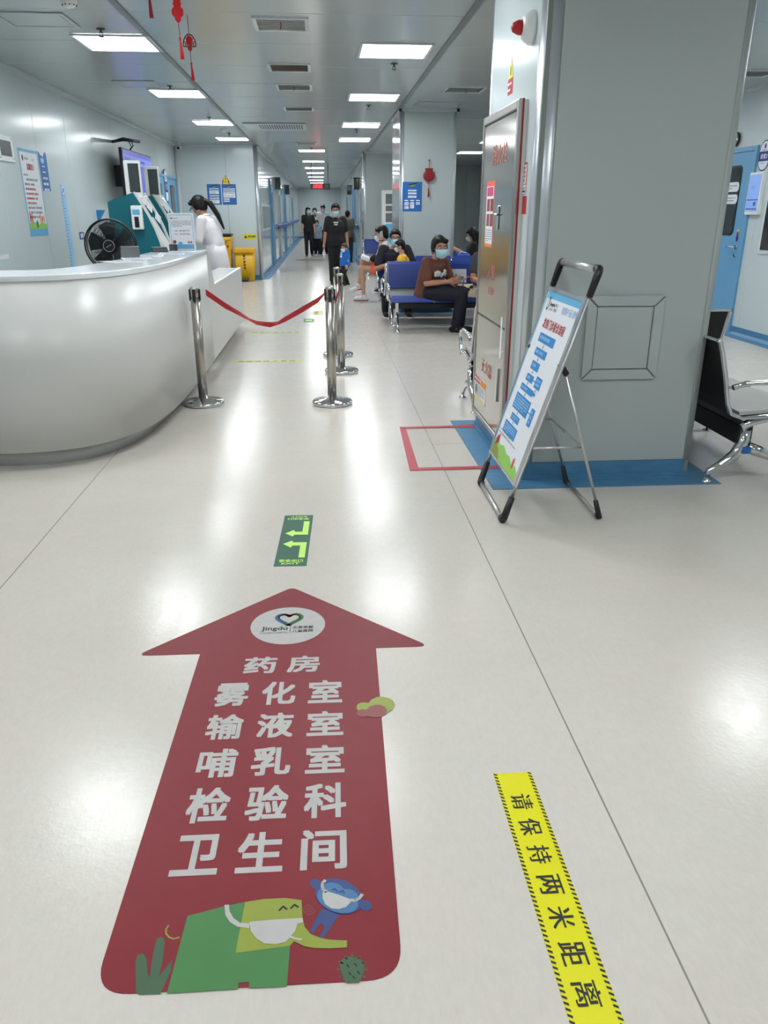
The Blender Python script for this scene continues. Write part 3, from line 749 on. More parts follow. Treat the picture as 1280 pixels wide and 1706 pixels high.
# round red lantern knot on the second column
yk = 12.12
xx = xat(yk, 715, 290)
t = thing('hanging_decoration', (xx, yk, 2.1), 'dark red gourd-shaped knot with tassel hung on the second column', 'hanging decoration')
b = MB(); b.ell((xx, yk, zat(yk, 267, 715)), (0.012, 0.008, 0.012)); b.build('hook', M_black, t)
b = MB(); b.tube([(xx, yk-.005, zat(yk, 268, 715)), (xx, yk-.005, zat(yk, 283, 715))], 0.004, 6); b.build('cord', M_knotd, t)
b = MB(); zz = zat(yk, 293, 715); b.ell((xx, yk-0.012, zz), (0.085, 0.012, 0.078), None, 20, 10)
b.prism([(xx-0.05, yk-.02, zz+.06), (xx+.05, yk-.02, zz+.06), (xx+.06, yk-.02, zz+.10), (xx-.06, yk-.02, zz+.10)], (0, 0.014, 0)); b.build('gourd_knot', M_knotd, t)
b = MB(); b.tube([(xx, yk-.008, zz-.075), (xx-.004, yk-.008, zat(yk, 315, 715))], 0.004, 6); tassel(b, xx-0.004, yk-.01, zat(yk, 314, 715), zat(yk, 328, 715), 0.01, 0.014); b.build('tassel', M_knotd, t)

# LED sign over the corridor
t = thing('hanging_sign', (-0.02, 25.2, CZ), 'black hanging sign with glowing red characters over the corridor', 'sign')
b = MB(); b.box(-0.31, 0.27, 25.16, 25.24, 2.09, 2.245); b.build('housing', M_black, t, 0.006)
b = MB()
b.tube([(0.22, 25.2, 2.24), (0.22, 25.2, CZ)], 0.012, 8); b.tube([(-0.27, 25.2, 2.24), (-0.27, 25.2, CZ)], 0.012, 8); b.build('hanging_rod', M_dark, t)
F = Flat((-0.02, 25.158, 2.168), (1, 0, 0), (0, 0, 1), 0.001); F.text('儿科诊区', -0.22, -0.055, 0.07, 0.055, M_led, 1, 0.03); F.rect(0.15, -0.045, 0.24, 0.045, M_dark, 1); F.build('lettering', t)

# ================================================================== RECEPTION COUNTER
path = [(-3.0, 6.9), (-3.0, 6.1), (-2.93, 5.45), (-2.78, 5.0), (-2.55, 4.68), (-2.25, 4.53), (-2.0, 4.495), (-1.80, 4.488), (-1.62, 4.52), (-1.45, 4.60), (-1.32, 4.72), (-1.22, 4.90), (-1.15, 5.12), (-1.105, 5.40), (-1.08, 5.75), (-1.065, 6.15), (-1.06, 6.6), (-1.06, 7.05), (-1.06, 7.54)]
def smooth_path(P, it=2):
    for _ in range(it):
        Q = [P[0]]
        for a, c in zip(P, P[1:]):
            Q.append((a[0]*.75+c[0]*.25, a[1]*.75+c[1]*.25)); Q.append((a[0]*.25+c[0]*.75, a[1]*.25+c[1]*.75))
        Q.append(P[-1]); P = Q
    return P
SP = smooth_path(path, 2)
def offset_path(P, d):
    out = []
    for i in range(len(P)):
        a = Vector(P[max(i-1, 0)]); c = Vector(P[min(i+1, len(P)-1)]); t_ = (c-a).normalized()
        n = Vector((-t_.y, t_.x)); out.append((P[i][0]+n.x*d, P[i][1]+n.y*d))
    return out
def sweep(b, P, prof, mi=0):
    """profile of (inward offset, z) swept along P; closed section"""
    offs = {}
    R = []
    cols = [offset_path(P, d) for d, z in prof]
    for i in range(len(P)): R.append([Vector((cols[k][i][0], cols[k][i][1], prof[k][1])) for k in range(len(prof))])
    b.rings(R, mi, True, True)
ct = thing('reception_counter', (-1.06, 6.2, 0), 'long glossy white curved reception counter with a lower desk at its far end', 'counter')
b = MB(); sweep(b, SP, [(0, 0.105), (0, 1.072), (0.03, 1.072), (0.03, 0.105)])
o = b.build('front_panel', M_counter, ct)
b = MB(); sweep(b, SP, [(-0.004, 1.072), (-0.004, 1.098), (0.0, 1.105), (0.42, 1.105), (0.42, 1.072)]); o = b.build('worktop', M_countertop, ct)
for p in o.data.polygons: p.use_smooth = False
b = MB(); sweep(b, SP+[(-1.06, 10.55)], [(0.10, 0.0), (0.10, 0.105), (0.13, 0.105), (0.13, 0.0)]); b.build('kickboard', M_kick, ct)
b = MB()
# side panel behind the curve: slopes down to the low desk
b.prism([(-1.06, 7.54, 0.105), (-1.06, 7.54, 1.105), (-1.06, 7.60, 1.105), (-1.06, 7.92, 0.775), (-1.06, 10.50, 0.765), (-1.06, 10.56, 0.765), (-1.06, 10.56, 0.105)], (-0.035, 0, 0)); b.build('side_panel', M_counter, ct, 0.003)
b = MB(); b.box(-1.36, -1.095, 7.95, 10.53, 0.735, 0.762); b.build('low_desk_top', M_countertop, ct, 0.003)
b = MB(); b.box(-1.48, -1.095, 7.535, 7.60, 0.1, 1.10); b.box(-1.40, -1.095, 10.50, 10.56, 0.1, 0.735); b.build('end_panel', M_counter, ct, 0.003)
b = MB(); b.box(-1.43, -1.40, 7.6, 10.5, 0.1, 0.735); b.build('inner_panel', M_offwhite, ct)

# things on the counter
def paper(cx, cy_, w_, h_, rz, z, label, blue=False):
    F = Flat((cx, cy_, z), (cos(rz), sin(rz), 0), (-sin(rz), cos(rz), 0), 0.0006)
    F.back([(-w_/2, -h_/2), (w_/2, -h_/2), (w_/2, h_/2), (-w_/2, h_/2)], M_paper, 0.0008)
    F.lines(-w_/2+.02, -h_/2+.02, w_/2-.02, h_/2-.03, 10, M_grayink if not blue else M_navy, 2, 0.45)
    F.rect(-w_/2+.02, h_/2-.03, w_/2-.02, h_/2-.015, M_navy, 2)
    return tag(F.build('paper_sheet'), label, 'paper', 'papers on the counter')
paper(-1.40, 5.75, 0.21, 0.30, 0.7, 1.1065, 'printed sheet on the counter curve, nearest of the papers')
paper(-1.38, 6.15, 0.21, 0.30, 0.3, 1.1065, 'printed sheet second from the counter curve', True)
paper(-1.36, 6.52, 0.21, 0.30, 0.15, 1.1065, 'printed sheet in the middle of the counter papers')
paper(-1.25, 6.86, 0.21, 0.30, 0.1, 1.1065, 'printed sheet near the card holders', True)
paper(-1.22, 7.25, 0.21, 0.30, 0.05, 1.1065, 'printed sheet at the foot of the notice stand')
paper(-1.24, 8.22, 0.21, 0.30, 1.2, 0.7635, 'printed sheet on the low desk end', True)
# dark card holders
def holder(x, y, w_, h_, rz, label):
    t = thing('card_holder', (x, y, 1.105), label, 'card holder', 'dark card holders on the counter', rz)
    b = MB(); b.prism([(-w_/2, 0.03, 0.001), (-w_/2, -0.03, 0.001), (-w_/2, 0.01, h_), (-w_/2, 0.02, h_)], (w_, 0, 0)); b.build('body', M_dark, t, 0.001, local=True)
    b = MB(); b.box(-w_/2, w_/2, 0.008, 0.022, h_, h_+0.004); b.build('top_edge', M_alu, t, local=True)
holder(-1.47, 6.35, 0.135, 0.075, 0.15, 'dark grey card holder in front of the fan')
holder(-1.40, 7.15, 0.13, 0.04, 0.5, 'low dark card holder before the teal kiosk')
holder(-1.33, 7.40, 0.07, 0.055, 0.2, 'small black card holder left of the notice stand')
# notice stand
yn = 7.42; xa = xat(yn, 279, 356); xb = xat(yn, 322, 356); zb = 1.11; zt = zat(yn, 355, 300)
t = thing('notice_stand', ((xa+xb)/2, yn, 1.105), 'white framed hotline notice standing on the counter before the nurse', 'notice')
b = MB(); b.box(xa, xb, yn-0.004, yn+0.004, zb, zt); b.build('board', M_white, t, 0.002)
b = MB(); b.box(xa, xb, yn-0.03, yn+0.03, 1.105, 1.112); b.build('base', M_white, t, 0.002)
F = Flat(((xa+xb)/2, yn-0.0045, zb), (1, 0, 0), (0, 0, 1)); W2 = (xb-xa)/2; Hn = zt-zb
F.rect(-W2+.012, .012, W2-.012, Hn-.012, M_paleblue, 1); F.rect(-W2+.018, .05, W2-.018, Hn-.018, M_paper, 2)
F.text('Jingdu', -W2+.04, Hn-.05, -W2+.085, Hn-.036, M_navy, 3); F.poly(circ(-W2+.03, Hn-.042, .007, .007, 10), M_navy, 3)
F.lines(-W2+.025, Hn-.115, W2-.025, Hn-.06, 4, M_grayink, 3, 0.4, cell=0.008)
F.text('89787777', -0.02, Hn-.155, .07, Hn-.14, M_grayink, 3, .01); F.text('89787980', -0.02, Hn-.182, .07, Hn-.167, M_grayink, 3, .01)
F.lines(-.06, Hn-.155, -.025, Hn-.14, 1, M_grayink, 3); F.lines(-.06, Hn-.182, -.025, Hn-.167, 1, M_grayink, 3)
F.rect(-W2+.018, .012, W2-.018, .05, M_sky, 3); F.poly(circ(-.07, .07, .016, .016, 14), M_brownred, 3); F.poly(circ(-.02, .06, .02, .012, 14), M_sky, 4)
for k in range(3): F.poly(circ(.05+k*.014, .066, .005, .012, 10), M_red, 3)
F.build('print', t)

# ---------------------------------------------------------------- fan behind the counter
fx, fy, fz = -1.84, 7.25, 1.155
t = thing('floor_fan', (fx, fy+0.1, 0), 'black round fan standing behind the reception counter', 'fan'); R0 = 0.215
b = MB()
b.tube([(fx+R0*cos(a), fy, fz+R0*sin(a)) for a in [2*pi*i/40 for i in range(40)]], 0.008, 6, closed=True)
b.tube([(fx+R0*cos(a), fy+0.06, fz+R0*sin(a)) for a in [2*pi*i/40 for i in range(40)]], 0.005, 6, closed=True); b.build('rim', M_fanw, t)
for nm, yy, dy in (('front_grille', fy, -0.045), ('rear_grille', fy+0.06, 0.045)):
    b = MB()
    for k in range(110):
        a = 2*pi*k/110; a2 = a+0.35
        b.tube([(fx+0.055*cos(a), yy+dy, fz+0.055*sin(a)), (fx+0.14*cos(a+.18), yy+dy, fz+0.14*sin(a+.18)), (fx+R0*cos(a2), yy, fz+R0*sin(a2))], 0.0016, 3)
    for rr_ in (0.11, 0.165): b.tube([(fx+rr_*cos(a), yy+dy*0.9, fz+rr_*sin(a)) for a in [2*pi*i/32 for i in range(32)]], 0.002, 4, closed=True)
    o = b.build(nm, M_fanw, t); o['kind'] = 'stuff'
b = MB(); b.lathe([(0.052, -0.052), (0.056, -0.045), (0.056, -0.04)], (fx, fy, fz), 24, axis='y'); b.build('hub_cap', M_black, t)
b = MB(); b.tube([(fx+.047*cos(a), fy-0.0525, fz+.047*sin(a)) for a in [2*pi*i/28 for i in range(28)]], 0.0022, 5, closed=True); b.tube([(fx-.022, fy-.054, fz-.012), (fx+.022, fy-.054, fz+.012)], .0025, 5); b.build('hub_ring', M_alu, t)
for k in range(5):
    a = 2*pi*k/5+0.4; b = MB()
    pts = [(0.03, a-0.5, -.012), (0.10, a-0.55, -.02), (0.19, a-0.42, -.015), (0.198, a, 0), (0.19, a+0.45, .015), (0.11, a+0.5, .02), (0.03, a+0.5, .012)]
    b.prism([(fx+r_*cos(q_), fy+0.03+d_, fz+r_*sin(q_)) for r_, q_, d_ in pts], (0, 0.003, 0)); b.build('blade', mat('fan_blade', (34, 48, 50), 0.35), t)
b = MB(); b.tube([(fx, fy+.05, fz), (fx, fy+.17, fz)], 0.045, 14); b.build('motor', M_black, t)
b = MB(); b.tube([(fx, fy+.13, fz-.03), (fx, fy+.13, 0.03)], 0.014, 10); b.build('pole', M_black, t)
b = MB(); b.lathe([(0.18, 0), (0.18, 0.02), (0.15, 0.035), (0.02, 0.05)], (fx, fy+.13, 0), 24); b.build('base', M_black, t)

# ---------------------------------------------------------------- teal kiosks
def kiosk(x_back, y0, wd, label, dispenser):
    t = thing('self_service_kiosk', (x_back+0.3, y0+wd/2, 0), label, 'kiosk', 'teal kiosks behind the counter')
    X = lambda d: x_back+d
    side = [(0, 0.03), (0, 1.53), (0.275, 1.625)]
    curve = [(0.275+0.26*sin(a*pi/2)+0.0, 1.625-0.62*(1-cos(a*pi/2))) for a in [i/8 for i in range(1, 9)]]
    curve = [(0.33, 1.53), (0.40, 1.40), (0.455, 1.27), (0.50, 1.13), (0.535, 0.97), (0.555, 0.80), (0.56, 0.60), (0.56, 0.03)]
    for yy in (y0, y0+wd-0.045):
        b = MB(); b.prism([(X(p[0]), yy, p[1]) for p in side+curve], (0, 0.045, 0)); b.build('side_panel', M_teal, t, 0.004)
        b = MB(); fr = [(0.275, 1.625)]+curve
        for off in (0.006,):
            b.prism([(X(p[0]-0.002), yy, p[1]) for p in fr]+[(X(p[0]+0.02), yy, p[1]+(0.008 if i < 5 else 0)) for i, p in list(enumerate(fr))[::-1]], (0, 0.05, 0))
        b.build('edge_trim', M_offwhite, t, 0.003)
    b = MB(); b.prism([(X(p[0]), y0+0.045, p[1]) for p in [(0.02, 0.03), (0.02, 1.5), (0.265, 1.595), (0.32, 1.47), (0.44, 1.24), (0.50, 1.0), (0.53, 0.03)]], (0, wd-0.09, 0)); b.build('front_panel', M_teal, t)
    b = MB(); b.prism([(X(p[0]), y0+0.10, p[1]) for p in [(0.36, 1.36), (0.49, 1.08), (0.55, 0.90), (0.60, 0.90), (0.53, 1.10), (0.38, 1.38)]], (0, wd-0.2, 0)); b.build('touch_screen', M_offwhite, t, 0.004)
    b = MB(); b.box(X(0.52), X(0.66), y0+0.12, y0+wd-0.12, 1.02, 1.045); b.build('shelf', M_offwhite, t, 0.005)
    # portrait display on top, turned to the hall's near end
    b = MB(); b.box(X(0.20), X(0.365), y0+0.02, y0+0.085, 1.56, 1.935); b.build('display_housing', M_white, t, 0.008)
    b = MB(); b.box(X(0.245), X(0.355), y0+0.016, y0+0.021, 1.625, 1.905); b.build('display_screen', M_glass, t)
    b = MB(); b.box(X(0.22), X(0.33), y0+0.085, y0+wd-0.05, 1.50, 1.60); b.build('top_hood', M_white, t, 0.01)
    if dispenser:
        d0 = 0.245; b = MB(); b.box(X(d0), X(d0+0.115), y0-0.075, y0-0.001, 1.255, 1.495); dh = b.build('dispenser', M_white, t, 0.018, seg=3); dh['label'] = 'white hand sanitiser dispenser'
        b = MB(); b.box(X(d0+0.03), X(d0+0.08), y0-0.078, y0-0.06, 1.275, 1.385); b.build('fluid_window', M_black, dh, 0.004)
        b = MB(); b.box(X(d0+0.02), X(d0+0.095), y0-0.078, y0-0.06, 1.405, 1.455); b.build('nameplate', M_sky, dh, 0.002)
    # small printed cards stuck on the front
    for k, (d, z) in enumerate(((0.31, 1.60), (0.36, 1.53), (0.43, 1.42))):
        b = MB(); b.obox((X(d)+0.03, y0+0.03+0.03*k, z-0.05), (0.04, 0.05, -0.06), (0.015, 0.0, 0.07), (0.001, 0.001, 0.0)); b.build('card', M_paper, t)
    return t
kiosk(-2.26, 9.0, 0.52, 'nearer teal and white self-service kiosk with a hand sanitiser dispenser', True)
kiosk(-2.29, 10.15, 0.52, 'farther teal and white self-service kiosk behind the first one', False)

# ---------------------------------------------------------------- wall screen, doors and posters on the left wall
xs = -2.85
def lw(u, v, x=XL): return onx(u, v, x)
a = onx(202, 245, xs); c = onx(251, 263, xs); zlo = 1.55
t = thing('wall_screen', (xs, (a.y+c.y)/2, 2.0), 'large wall-mounted screen glowing violet above the kiosks', 'television')
b = MB(); b.box(xs-0.045, xs, a.y, c.y, zlo, a.z); b.build('housing', M_black, t, 0.005)
b = MB(); b.box(XL, xs-0.045, a.y+0.6, a.y+0.9, 1.8, 2.1); b.build('wall_bracket', M_black, t)
F = Flat((xs+0.0015, a.y, zlo), (0, 1, 0), (0, 0, 1), 0.001); Wt = c.y-a.y; Ht = a.z-zlo
F.rect(.02, .02, Wt-.02, Ht-.02, M_screen, 1); F.rect(.02, Ht-.2, Wt-.02, Ht-.08, mat('screen_band', (100, 110, 190), 0.3, emit=(116, 126, 210), estr=0.2), 2)
F.text('Jingdu', .1, Ht-.18, .5, Ht-.1, M_navy, 3); F.lines(.7, Ht-.17, Wt-.3, Ht-.11, 1, M_navy, 3, .6, cell=.07)
F.build('screen', t)
t = thing('wall_bracket_bar', (-3.0, 12.9, 2.42), 'black bracket bar with dangling cables above the wall screen', 'bracket')
p0 = onx(205, 232, -2.9); p1 = onx(232, 236, -2.75)
b = MB(); b.tube([(XL, p0.y+.3, p0.z-.01), p0, p1], [0.02, 0.028, 0.022], 8); b.build('bar', M_black, t)
for k, (u0, u1) in enumerate(((209, 212), (219, 221))):
    q0 = onx(u0, 234, -2.85); q1 = onx(u1, 251, -2.87); q0.y = p0.y+(p1.y-p0.y)*(.3+.3*k); q1.y = q0.y+.05
    b = MB(); b.tube([q0, (q0+q1)/2+Vector((.03, .06, 0)), q1], 0.008, 6); b.build('cable', M_black, t)

def door(name, axis, c, a0, a1, z1, face, label=None, handle=None, win=(0.5, 0.3, 0.18), mdoor=M_doorblue):
    """leaf, frame, window; a window (centre fraction along, half-width) between zw0..zw1"""
    b = MB(); f = 0.05
    def bx(B, p, q, d0, d1, za, zb):
        if axis == 'x': B.box(c+face*d0, c+face*d1, p, q, za, zb)
        else: B.box(p, q, c+face*d0, c+face*d1, za, zb)
    for p, q, za, zb in ((a0, a0+f, 0, z1), (a1-f, a1, 0, z1), (a0+f, a1-f, z1-f, z1)): bx(b, p, q, 0, 0.03, za, zb)
    root = struct(b.build(name, mdoor))
    b = MB(); bx(b, a0+f+.004, a1-f-.004, 0, 0.018, 0.01, z1-f-.004); lf = b.build('door_leaf', mdoor, root, 0.003)
    m_, hw, r_ = win; cm = a0+(a1-a0)*m_; zc, zh = 1.56, 0.38
    def rr(hw_, zh_, d0, d1, mt, nm):
        P = rrect(2*hw_, 2*zh_, min(0.07, hw_*.8), 5); B = MB()
        if axis == 'x': B.prism([(c+face*d0, cm+x, zc+z) for x, z in P], (face*(d1-d0), 0, 0))
        else: B.prism([(cm+x, c+face*d0, zc+z) for x, z in P], (0, face*(d1-d0), 0))
        return B.build(nm, mt, root)
    rr(hw+.022, zh+.022, 0.018, 0.024, M_black, 'window_rim'); rr(hw, zh, 0.024, 0.027, M_glass, 'window_pane')
    return root
door('door_1', 'x', XL, 15.93, 17.0, 2.14, 1, win=(0.5, 0.2, 0)); door('door_2', 'x', XL, 17.22, 18.35, 2.14, 1, win=(0.5, 0.2, 0))
F = Flat((XL+.03, 17.11, 1.93), (0, 1, 0), (0, 0, 1), 0.001); F.back([(x, y) for x, y in rrect(.26, .62, .12)], M_navy, .01)
F.poly(rrect(.23, .58, .11), M_paper, 1); F.rect(-.115, -.12, .115, .08, M_navy, 2); F.lines(-.08, .12, .08, .2, 2, M_navy, 2); F.text('诊室', -.09, -.07, .09, .04, M_paper, 3)
tag(F.build('door_sign'), 'round-ended white and blue sign between the two blue doors', 'sign')

def poster(P0, wd, ht, U, name, label, fn, cat='poster', m=M_paper, t=0.003):
    F = Flat(P0, U, (0, 0, 1), 0.0008); F.back([(0, 0), (wd, 0), (wd, ht), (0, ht)], m, t); fn(F, wd, ht)
    return tag(F.build(name), label, cat)
def tall(F, W_, H_):
    F.rect(0, 0, W_, H_, M_sky, 1); F.rect(.025, .07, W_-.025, H_-.03, M_paper, 2)
    F.poly(circ(.10, H_-.09, .02, .03, 14), M_ink, 3); F.text('Jingdu', .14, H_-.11, .27, H_-.075, M_ink, 3); F.lines(.36, H_-.11, .52, H_-.085, 1, M_sky, 3)
    F.text('温馨提示', .19, H_-.205, .41, H_-.14, M_red, 3, .02)
    y = H_-.24
    F.lines(.06, y-.03, .22, y, 1, M_grayink, 3)
    for i in range(9):
        yy = y-.045-.047*i; m = M_red if 2 <= i <= 5 else M_grayink
        F.lines(.06+(.06 if i in (0, 7) else 0), yy-.034, W_-.05, yy, 1, m, 3, .62, cell=.028)
    F.poly([(.025, .07), (W_-.025, .07), (W_-.025, .12), (.4, .14), (.3, .11), (.15, .15), (.025, .13)], M_pgreen, 3)
    for x, h_, m in ((.07, .11, M_red), (.12, .09, M_tapered), (.38, .09, M_orange), (.44, .06, M_red), (.5, .07, M_orange)): F.poly(circ(x, .14+h_*.5, .018, h_*.6, 12), m, 4)
    F.poly(circ(.26, .12, .035, .04, 12), M_elegreen, 4)
poster((XL+.004, 9.07, 1.185), 0.585, 0.87, (0, 1, 0), 'wall_poster', 'tall white health notice poster with red text and tulips on the left wall', tall)
def bluep(F, W_, H_):
    F.poly([(0, H_), (W_*.7, H_), (W_*.55, H_-.05), (W_*.2, H_-.03)], M_paper, 1)
    F.poly(circ(W_*.4, H_*.78, .06, .03, 14), M_paleblue, 1)
    for i in range(3): F.rect(.06, H_*.62-i*.06, .16, H_*.65-i*.06, M_paper, 2)
    for j in range(2):
        for i in range(3): F.rect(.04+j*.09, H_*.3-i*.06, .11+j*.09, H_*.36-i*.06, M_paper, 2)
poster((XL+.004, 9.70, 1.655), 0.26, 0.405, (0, 1, 0), 'wall_poster', 'narrow blue peeling poster right of the tall health notice', bluep, m=M_posterblue)
def ruler(F, W_, H_):
    for i in range(26): F.rect(.02, .03+i*.036, .02+(.07 if i % 5 == 0 else .04), .036+i*.036, M_navy, 1)
    F.poly(circ(W_/2, H_-.06, .05, .05, 14), M_paper, 1); F.poly(circ(W_/2, H_-.06, .03, .03, 12), M_flow, 2)
poster((XL+.004, 10.33, 0.72), 0.17, 1.02, (0, 1, 0), 'height_chart', 'light blue child height chart strip on the left wall', ruler, 'height chart', M_paleblue)
t = thing('wall_control_box', (XL, 8.72, 2.02), 'white framed wall control box at the left edge of the photo', 'control box')
b = MB(); b.box(XL, XL+.02, 8.5, 8.91, 1.9, 2.14); b.build('cover', M_white, t, .004)
b = MB(); b.box(XL+.02, XL+.024, 8.56, 8.84, 1.95, 2.09); b.build('display', M_dark, t)
for y, z in ((8.53, 1.93), (8.88, 1.93), (8.88, 2.12)):
    b = MB(); b.ell((XL+.021, y, z), (.003, .008, .008), None, 8, 4); b.build('screw', M_dark, t)
F = Flat((XL+.004, 10.85, 1.10), (0, 1, 0), (0, 0, 1), .001); F.back([(0, 0), (.2, 0), (.2, .09), (0, .09)], M_navy, .003); F.rect(.05, .02, .15, .07, M_paper, 1); F.lines(.06, .025, .14, .065, 2, M_navy, 2)
tag(F.build('wall_label'), 'small square navy label on the left wall beside the fan', 'label')
t = thing('wall_hook', (XL, 11.9, 1.4), 'small blue bracket on the left wall above the fan', 'hook')
b = MB(); b.prism([(XL, 11.8, 1.3), (XL, 11.8, 1.46), (XL+.1, 11.8, 1.46)], (0, .1, 0)); b.build('bracket', M_flow, t)

# facing wall at the corridor mouth
yf = YF-.004
def blueposter(F, W_, H_, lay):
    F.poly([(W_*.25, H_*.9), (W_*.8, H_*.98), (W_*.6, H_*.88), (W_*.45, H_*.86)], M_ink, 1); F.poly([(W_*.3, H_*.87), (W_*.75, H_*.93), (W_*.5, H_*.83)], M_elelime, 2)
    for (x0, y0, x1, y1) in lay: F.rect(x0*W_, y0*H_, x1*W_, y1*H_, M_paper, 2); F.lines(x0*W_+.01, y0*H_+.005, x1*W_-.01, y1*H_-.005, max(1, int((y1-y0)*H_/.03)), M_grayink, 3, .35, cell=.02)
poster(ony(347, 341, YF)+Vector((0, -.004, 0)), .30, .42, (1, 0, 0), 'wall_poster', 'left of the two blue posters on the facing wall', lambda F, W_, H_: blueposter(F, W_, H_, ((.15, .75, .85, .8), (.15, .52, .85, .7), (.15, .4, .85, .46), (.15, .28, .85, .34), (.15, .06, .85, .24))), m=M_posterblue)
poster(ony(371.5, 341, YF)+Vector((0, -.004, 0)), .31, .42, (1, 0, 0), 'wall_poster', 'right of the two blue posters on the facing wall', lambda F, W_, H_: blueposter(F, W_, H_, ((.08, .74, .92, .79), (.08, .64, .92, .69), (.08, .34, .92, .6), (.08, .24, .5, .3), (.08, .14, .5, .2))), m=M_posterblue)
F = Flat(ony(376, 300, YF)+Vector((0, -.005, 0)), (1, 0, 0), (0, 0, 1), .001); F.back([(-.08, -.09), (.08, -.09), (.08, -.02), (.04, .03), (0, .1), (-.04, .03), (-.08, -.02)], M_red, .003)
F.poly([(-.06, -.03), (.06, -.03), (0, .08)], M_yellow, 1); F.rect(-.008, -.015, .008, .04, M_ink, 2); F.rect(-.06, -.08, .06, -.045, M_yellow, 1)
tag(F.build('warning_sign'), 'small yellow triangle warning sign above the two blue posters', 'warning sign')
F = Flat(ony(405, 398, YF)+Vector((0, -.005, 0)), (1, 0, 0), (0, 0, 1), .001); F.back([(0, 0), (.30, 0), (.30, .10), (0, .10)], M_yellow, .003); F.poly([(.03, .02), (.10, .02), (.065, .08)], M_ink, 1); F.text('医疗废物', .12, .03, .28, .075, M_ink, 1, .02)
tag(F.build('wall_label'), 'yellow warning label on the facing wall above the bins', 'label')

# yellow bins
xa, xb = -2.42, -1.98
t = thing('waste_bin', ((xa+xb)/2, 18.2, 0), 'tall yellow bagged waste bin with black lid against the facing wall', 'bin')
b = MB(); R = []
for z, k in ((0.02, .8), (0.5, .88), (0.86, 1.0), (0.94, 1.02)):
    P = rrect((xb-xa)*k*.95, .42*k, .05, 4); R.append([Vector(((xa+xb)/2+p[0], 18.25+p[1], z)) for p in P])
b.rings(R, 0, True); b.build('bag_body', M_yelbin, t)
b = MB(); b.box(xa, xb, 18.02, 18.5, .95, .995); b.build('lid', M_black, t, .012)
b = MB(); b.tube([(xb-.15, 18.03, .1), (xb-.14, 18.02, .8), (xb-.10, 18.02, .87), (xb-.02, 18.03, .87)], .008, 5); b.ell((xb-.08, 18.03, .74), (.02, .006, .03)); b.build('bag_tie', M_brownred, t)
xa, xb = -1.955, -1.50
t = thing('waste_bin', ((xa+xb)/2, 18.2, 0), 'short yellow pedal waste bin at the corridor corner', 'bin')
b = MB(); R = []
for z, k in ((0.01, .84), (0.6, .95)):
    P = rrect((xb-xa)*k, .40*k, .04, 4); R.append([Vector(((xa+xb)/2+p[0], 18.25+p[1], z)) for p in P])
b.rings(R, 0, True); b.build('body', M_yelbin, t)
b = MB(); b.box(xa, xb, 18.03, 18.47, .60, .70); b.build('lid', M_yelbin, t, .03, seg=3)
b = MB(); b.box(xa+.15, xb-.15, 17.98, 18.08, .02, .07); b.build('pedal', M_dark, t, .005)
F = Flat(((xa+xb)/2, 18.045, .38), (1, 0, 0), (0, 0, 1), .001)
for i, ch in enumerate('医疗废物桶'): F.text(ch, -.025, .14-i*.065, .025, .19-i*.065, M_ink, 2, .03)
F.build('lettering', t)

# ---------------------------------------------------------------- corridor fittings
def corridor_door(side, y0, n):
    c, fce = (CL, 1) if side == 'l' else (CR, -1)
    return door('door_%d' % n, 'x', c, y0, y0+1.0, 2.1, fce, win=(.5, .14, 0), mdoor=M_wall if n % 2 else M_doorblue)
n = 4
for y in (23.2, 27.5, 31.5, 35.5, 39.5): corridor_door('l', y, n); n += 1
for y in (24.2, 28.5, 33.0, 37.5): corridor_door('r', y, n); n += 1
b = MB(); b.box(CL, CL+.012, 19.6, 22.6, 1.02, 1.62); wn = struct(b.build('window_1', M_lighttrim))
b = MB(); b.box(CL+.012, CL+.014, 19.7, 22.5, 1.07, 1.57); b.build('pane', mat('corridor_glass', (40, 46, 48), 0.04, spec=.9), wn)
for side, c, fce in (('left', CL, 1), ('right', CR, -1)):
    for k, y in enumerate((22.9, 26.9, 31.0)):
        b = MB(); b.box(c, c+fce*.035, y, y+.09, .1, 2.3); struct(b.build('trim_%d' % (10+k+(10 if side == 'right' else 0)), M_doorblue if k % 2 == 0 else M_alu))
    t = thing('handrail', (c, 30, 1.0), 'blue handrail along the %s corridor wall' % side, 'handrail')
    b = MB(); b.box(c+fce*.06, c+fce*.10, 25.2, 48, .96, 1.08); b.build('rail', mat('rail_blue', (40, 84, 150), .4), t, .01)
    for y in range(26, 48, 3):
        b = MB(); b.box(c, c+fce*.06, y, y+.05, 1.0, 1.04); b.build('bracket', M_alu, t)
    for k, (y, nm) in enumerate(((26.0, 'nearer'), (33.0, 'farther'))):
        t = thing('wall_sign_box', (c+fce*.15, y, 2.3), '%s dark box sign sticking out from the %s corridor wall' % (nm, side), 'sign')
        b = MB(); b.box(c, c+fce*.16, y, y+.08, 2.1, 2.45); b.build('housing', M_dark, t, .008)
        b = MB(); b.box(c+fce*.02, c+fce*.14, y-.004, y, 2.14, 2.41); b.build('face', M_glass, t)

# air conditioner cabinet near the third column
t = thing('floor_air_conditioner', (1.62, 19.7, 0), 'tall white cabinet with grey grilles and blue base beside the third column', 'air conditioner')
b = MB(); b.box(1.44, 1.86, 19.5, 19.9, 0, 1.92); b.build('housing', M_white, t, .01)
for z0, z1 in ((1.62, 1.84), (1.46, 1.58), (1.22, 1.42)):
    b = MB(); b.box(1.51, 1.70, 19.494, 19.5, z0, z1); b.build('grille', M_grayink, t)
b = MB(); b.box(1.50, 1.72, 19.494, 19.5, .3, 1.18); b.build('blue_panel', M_sky, t)
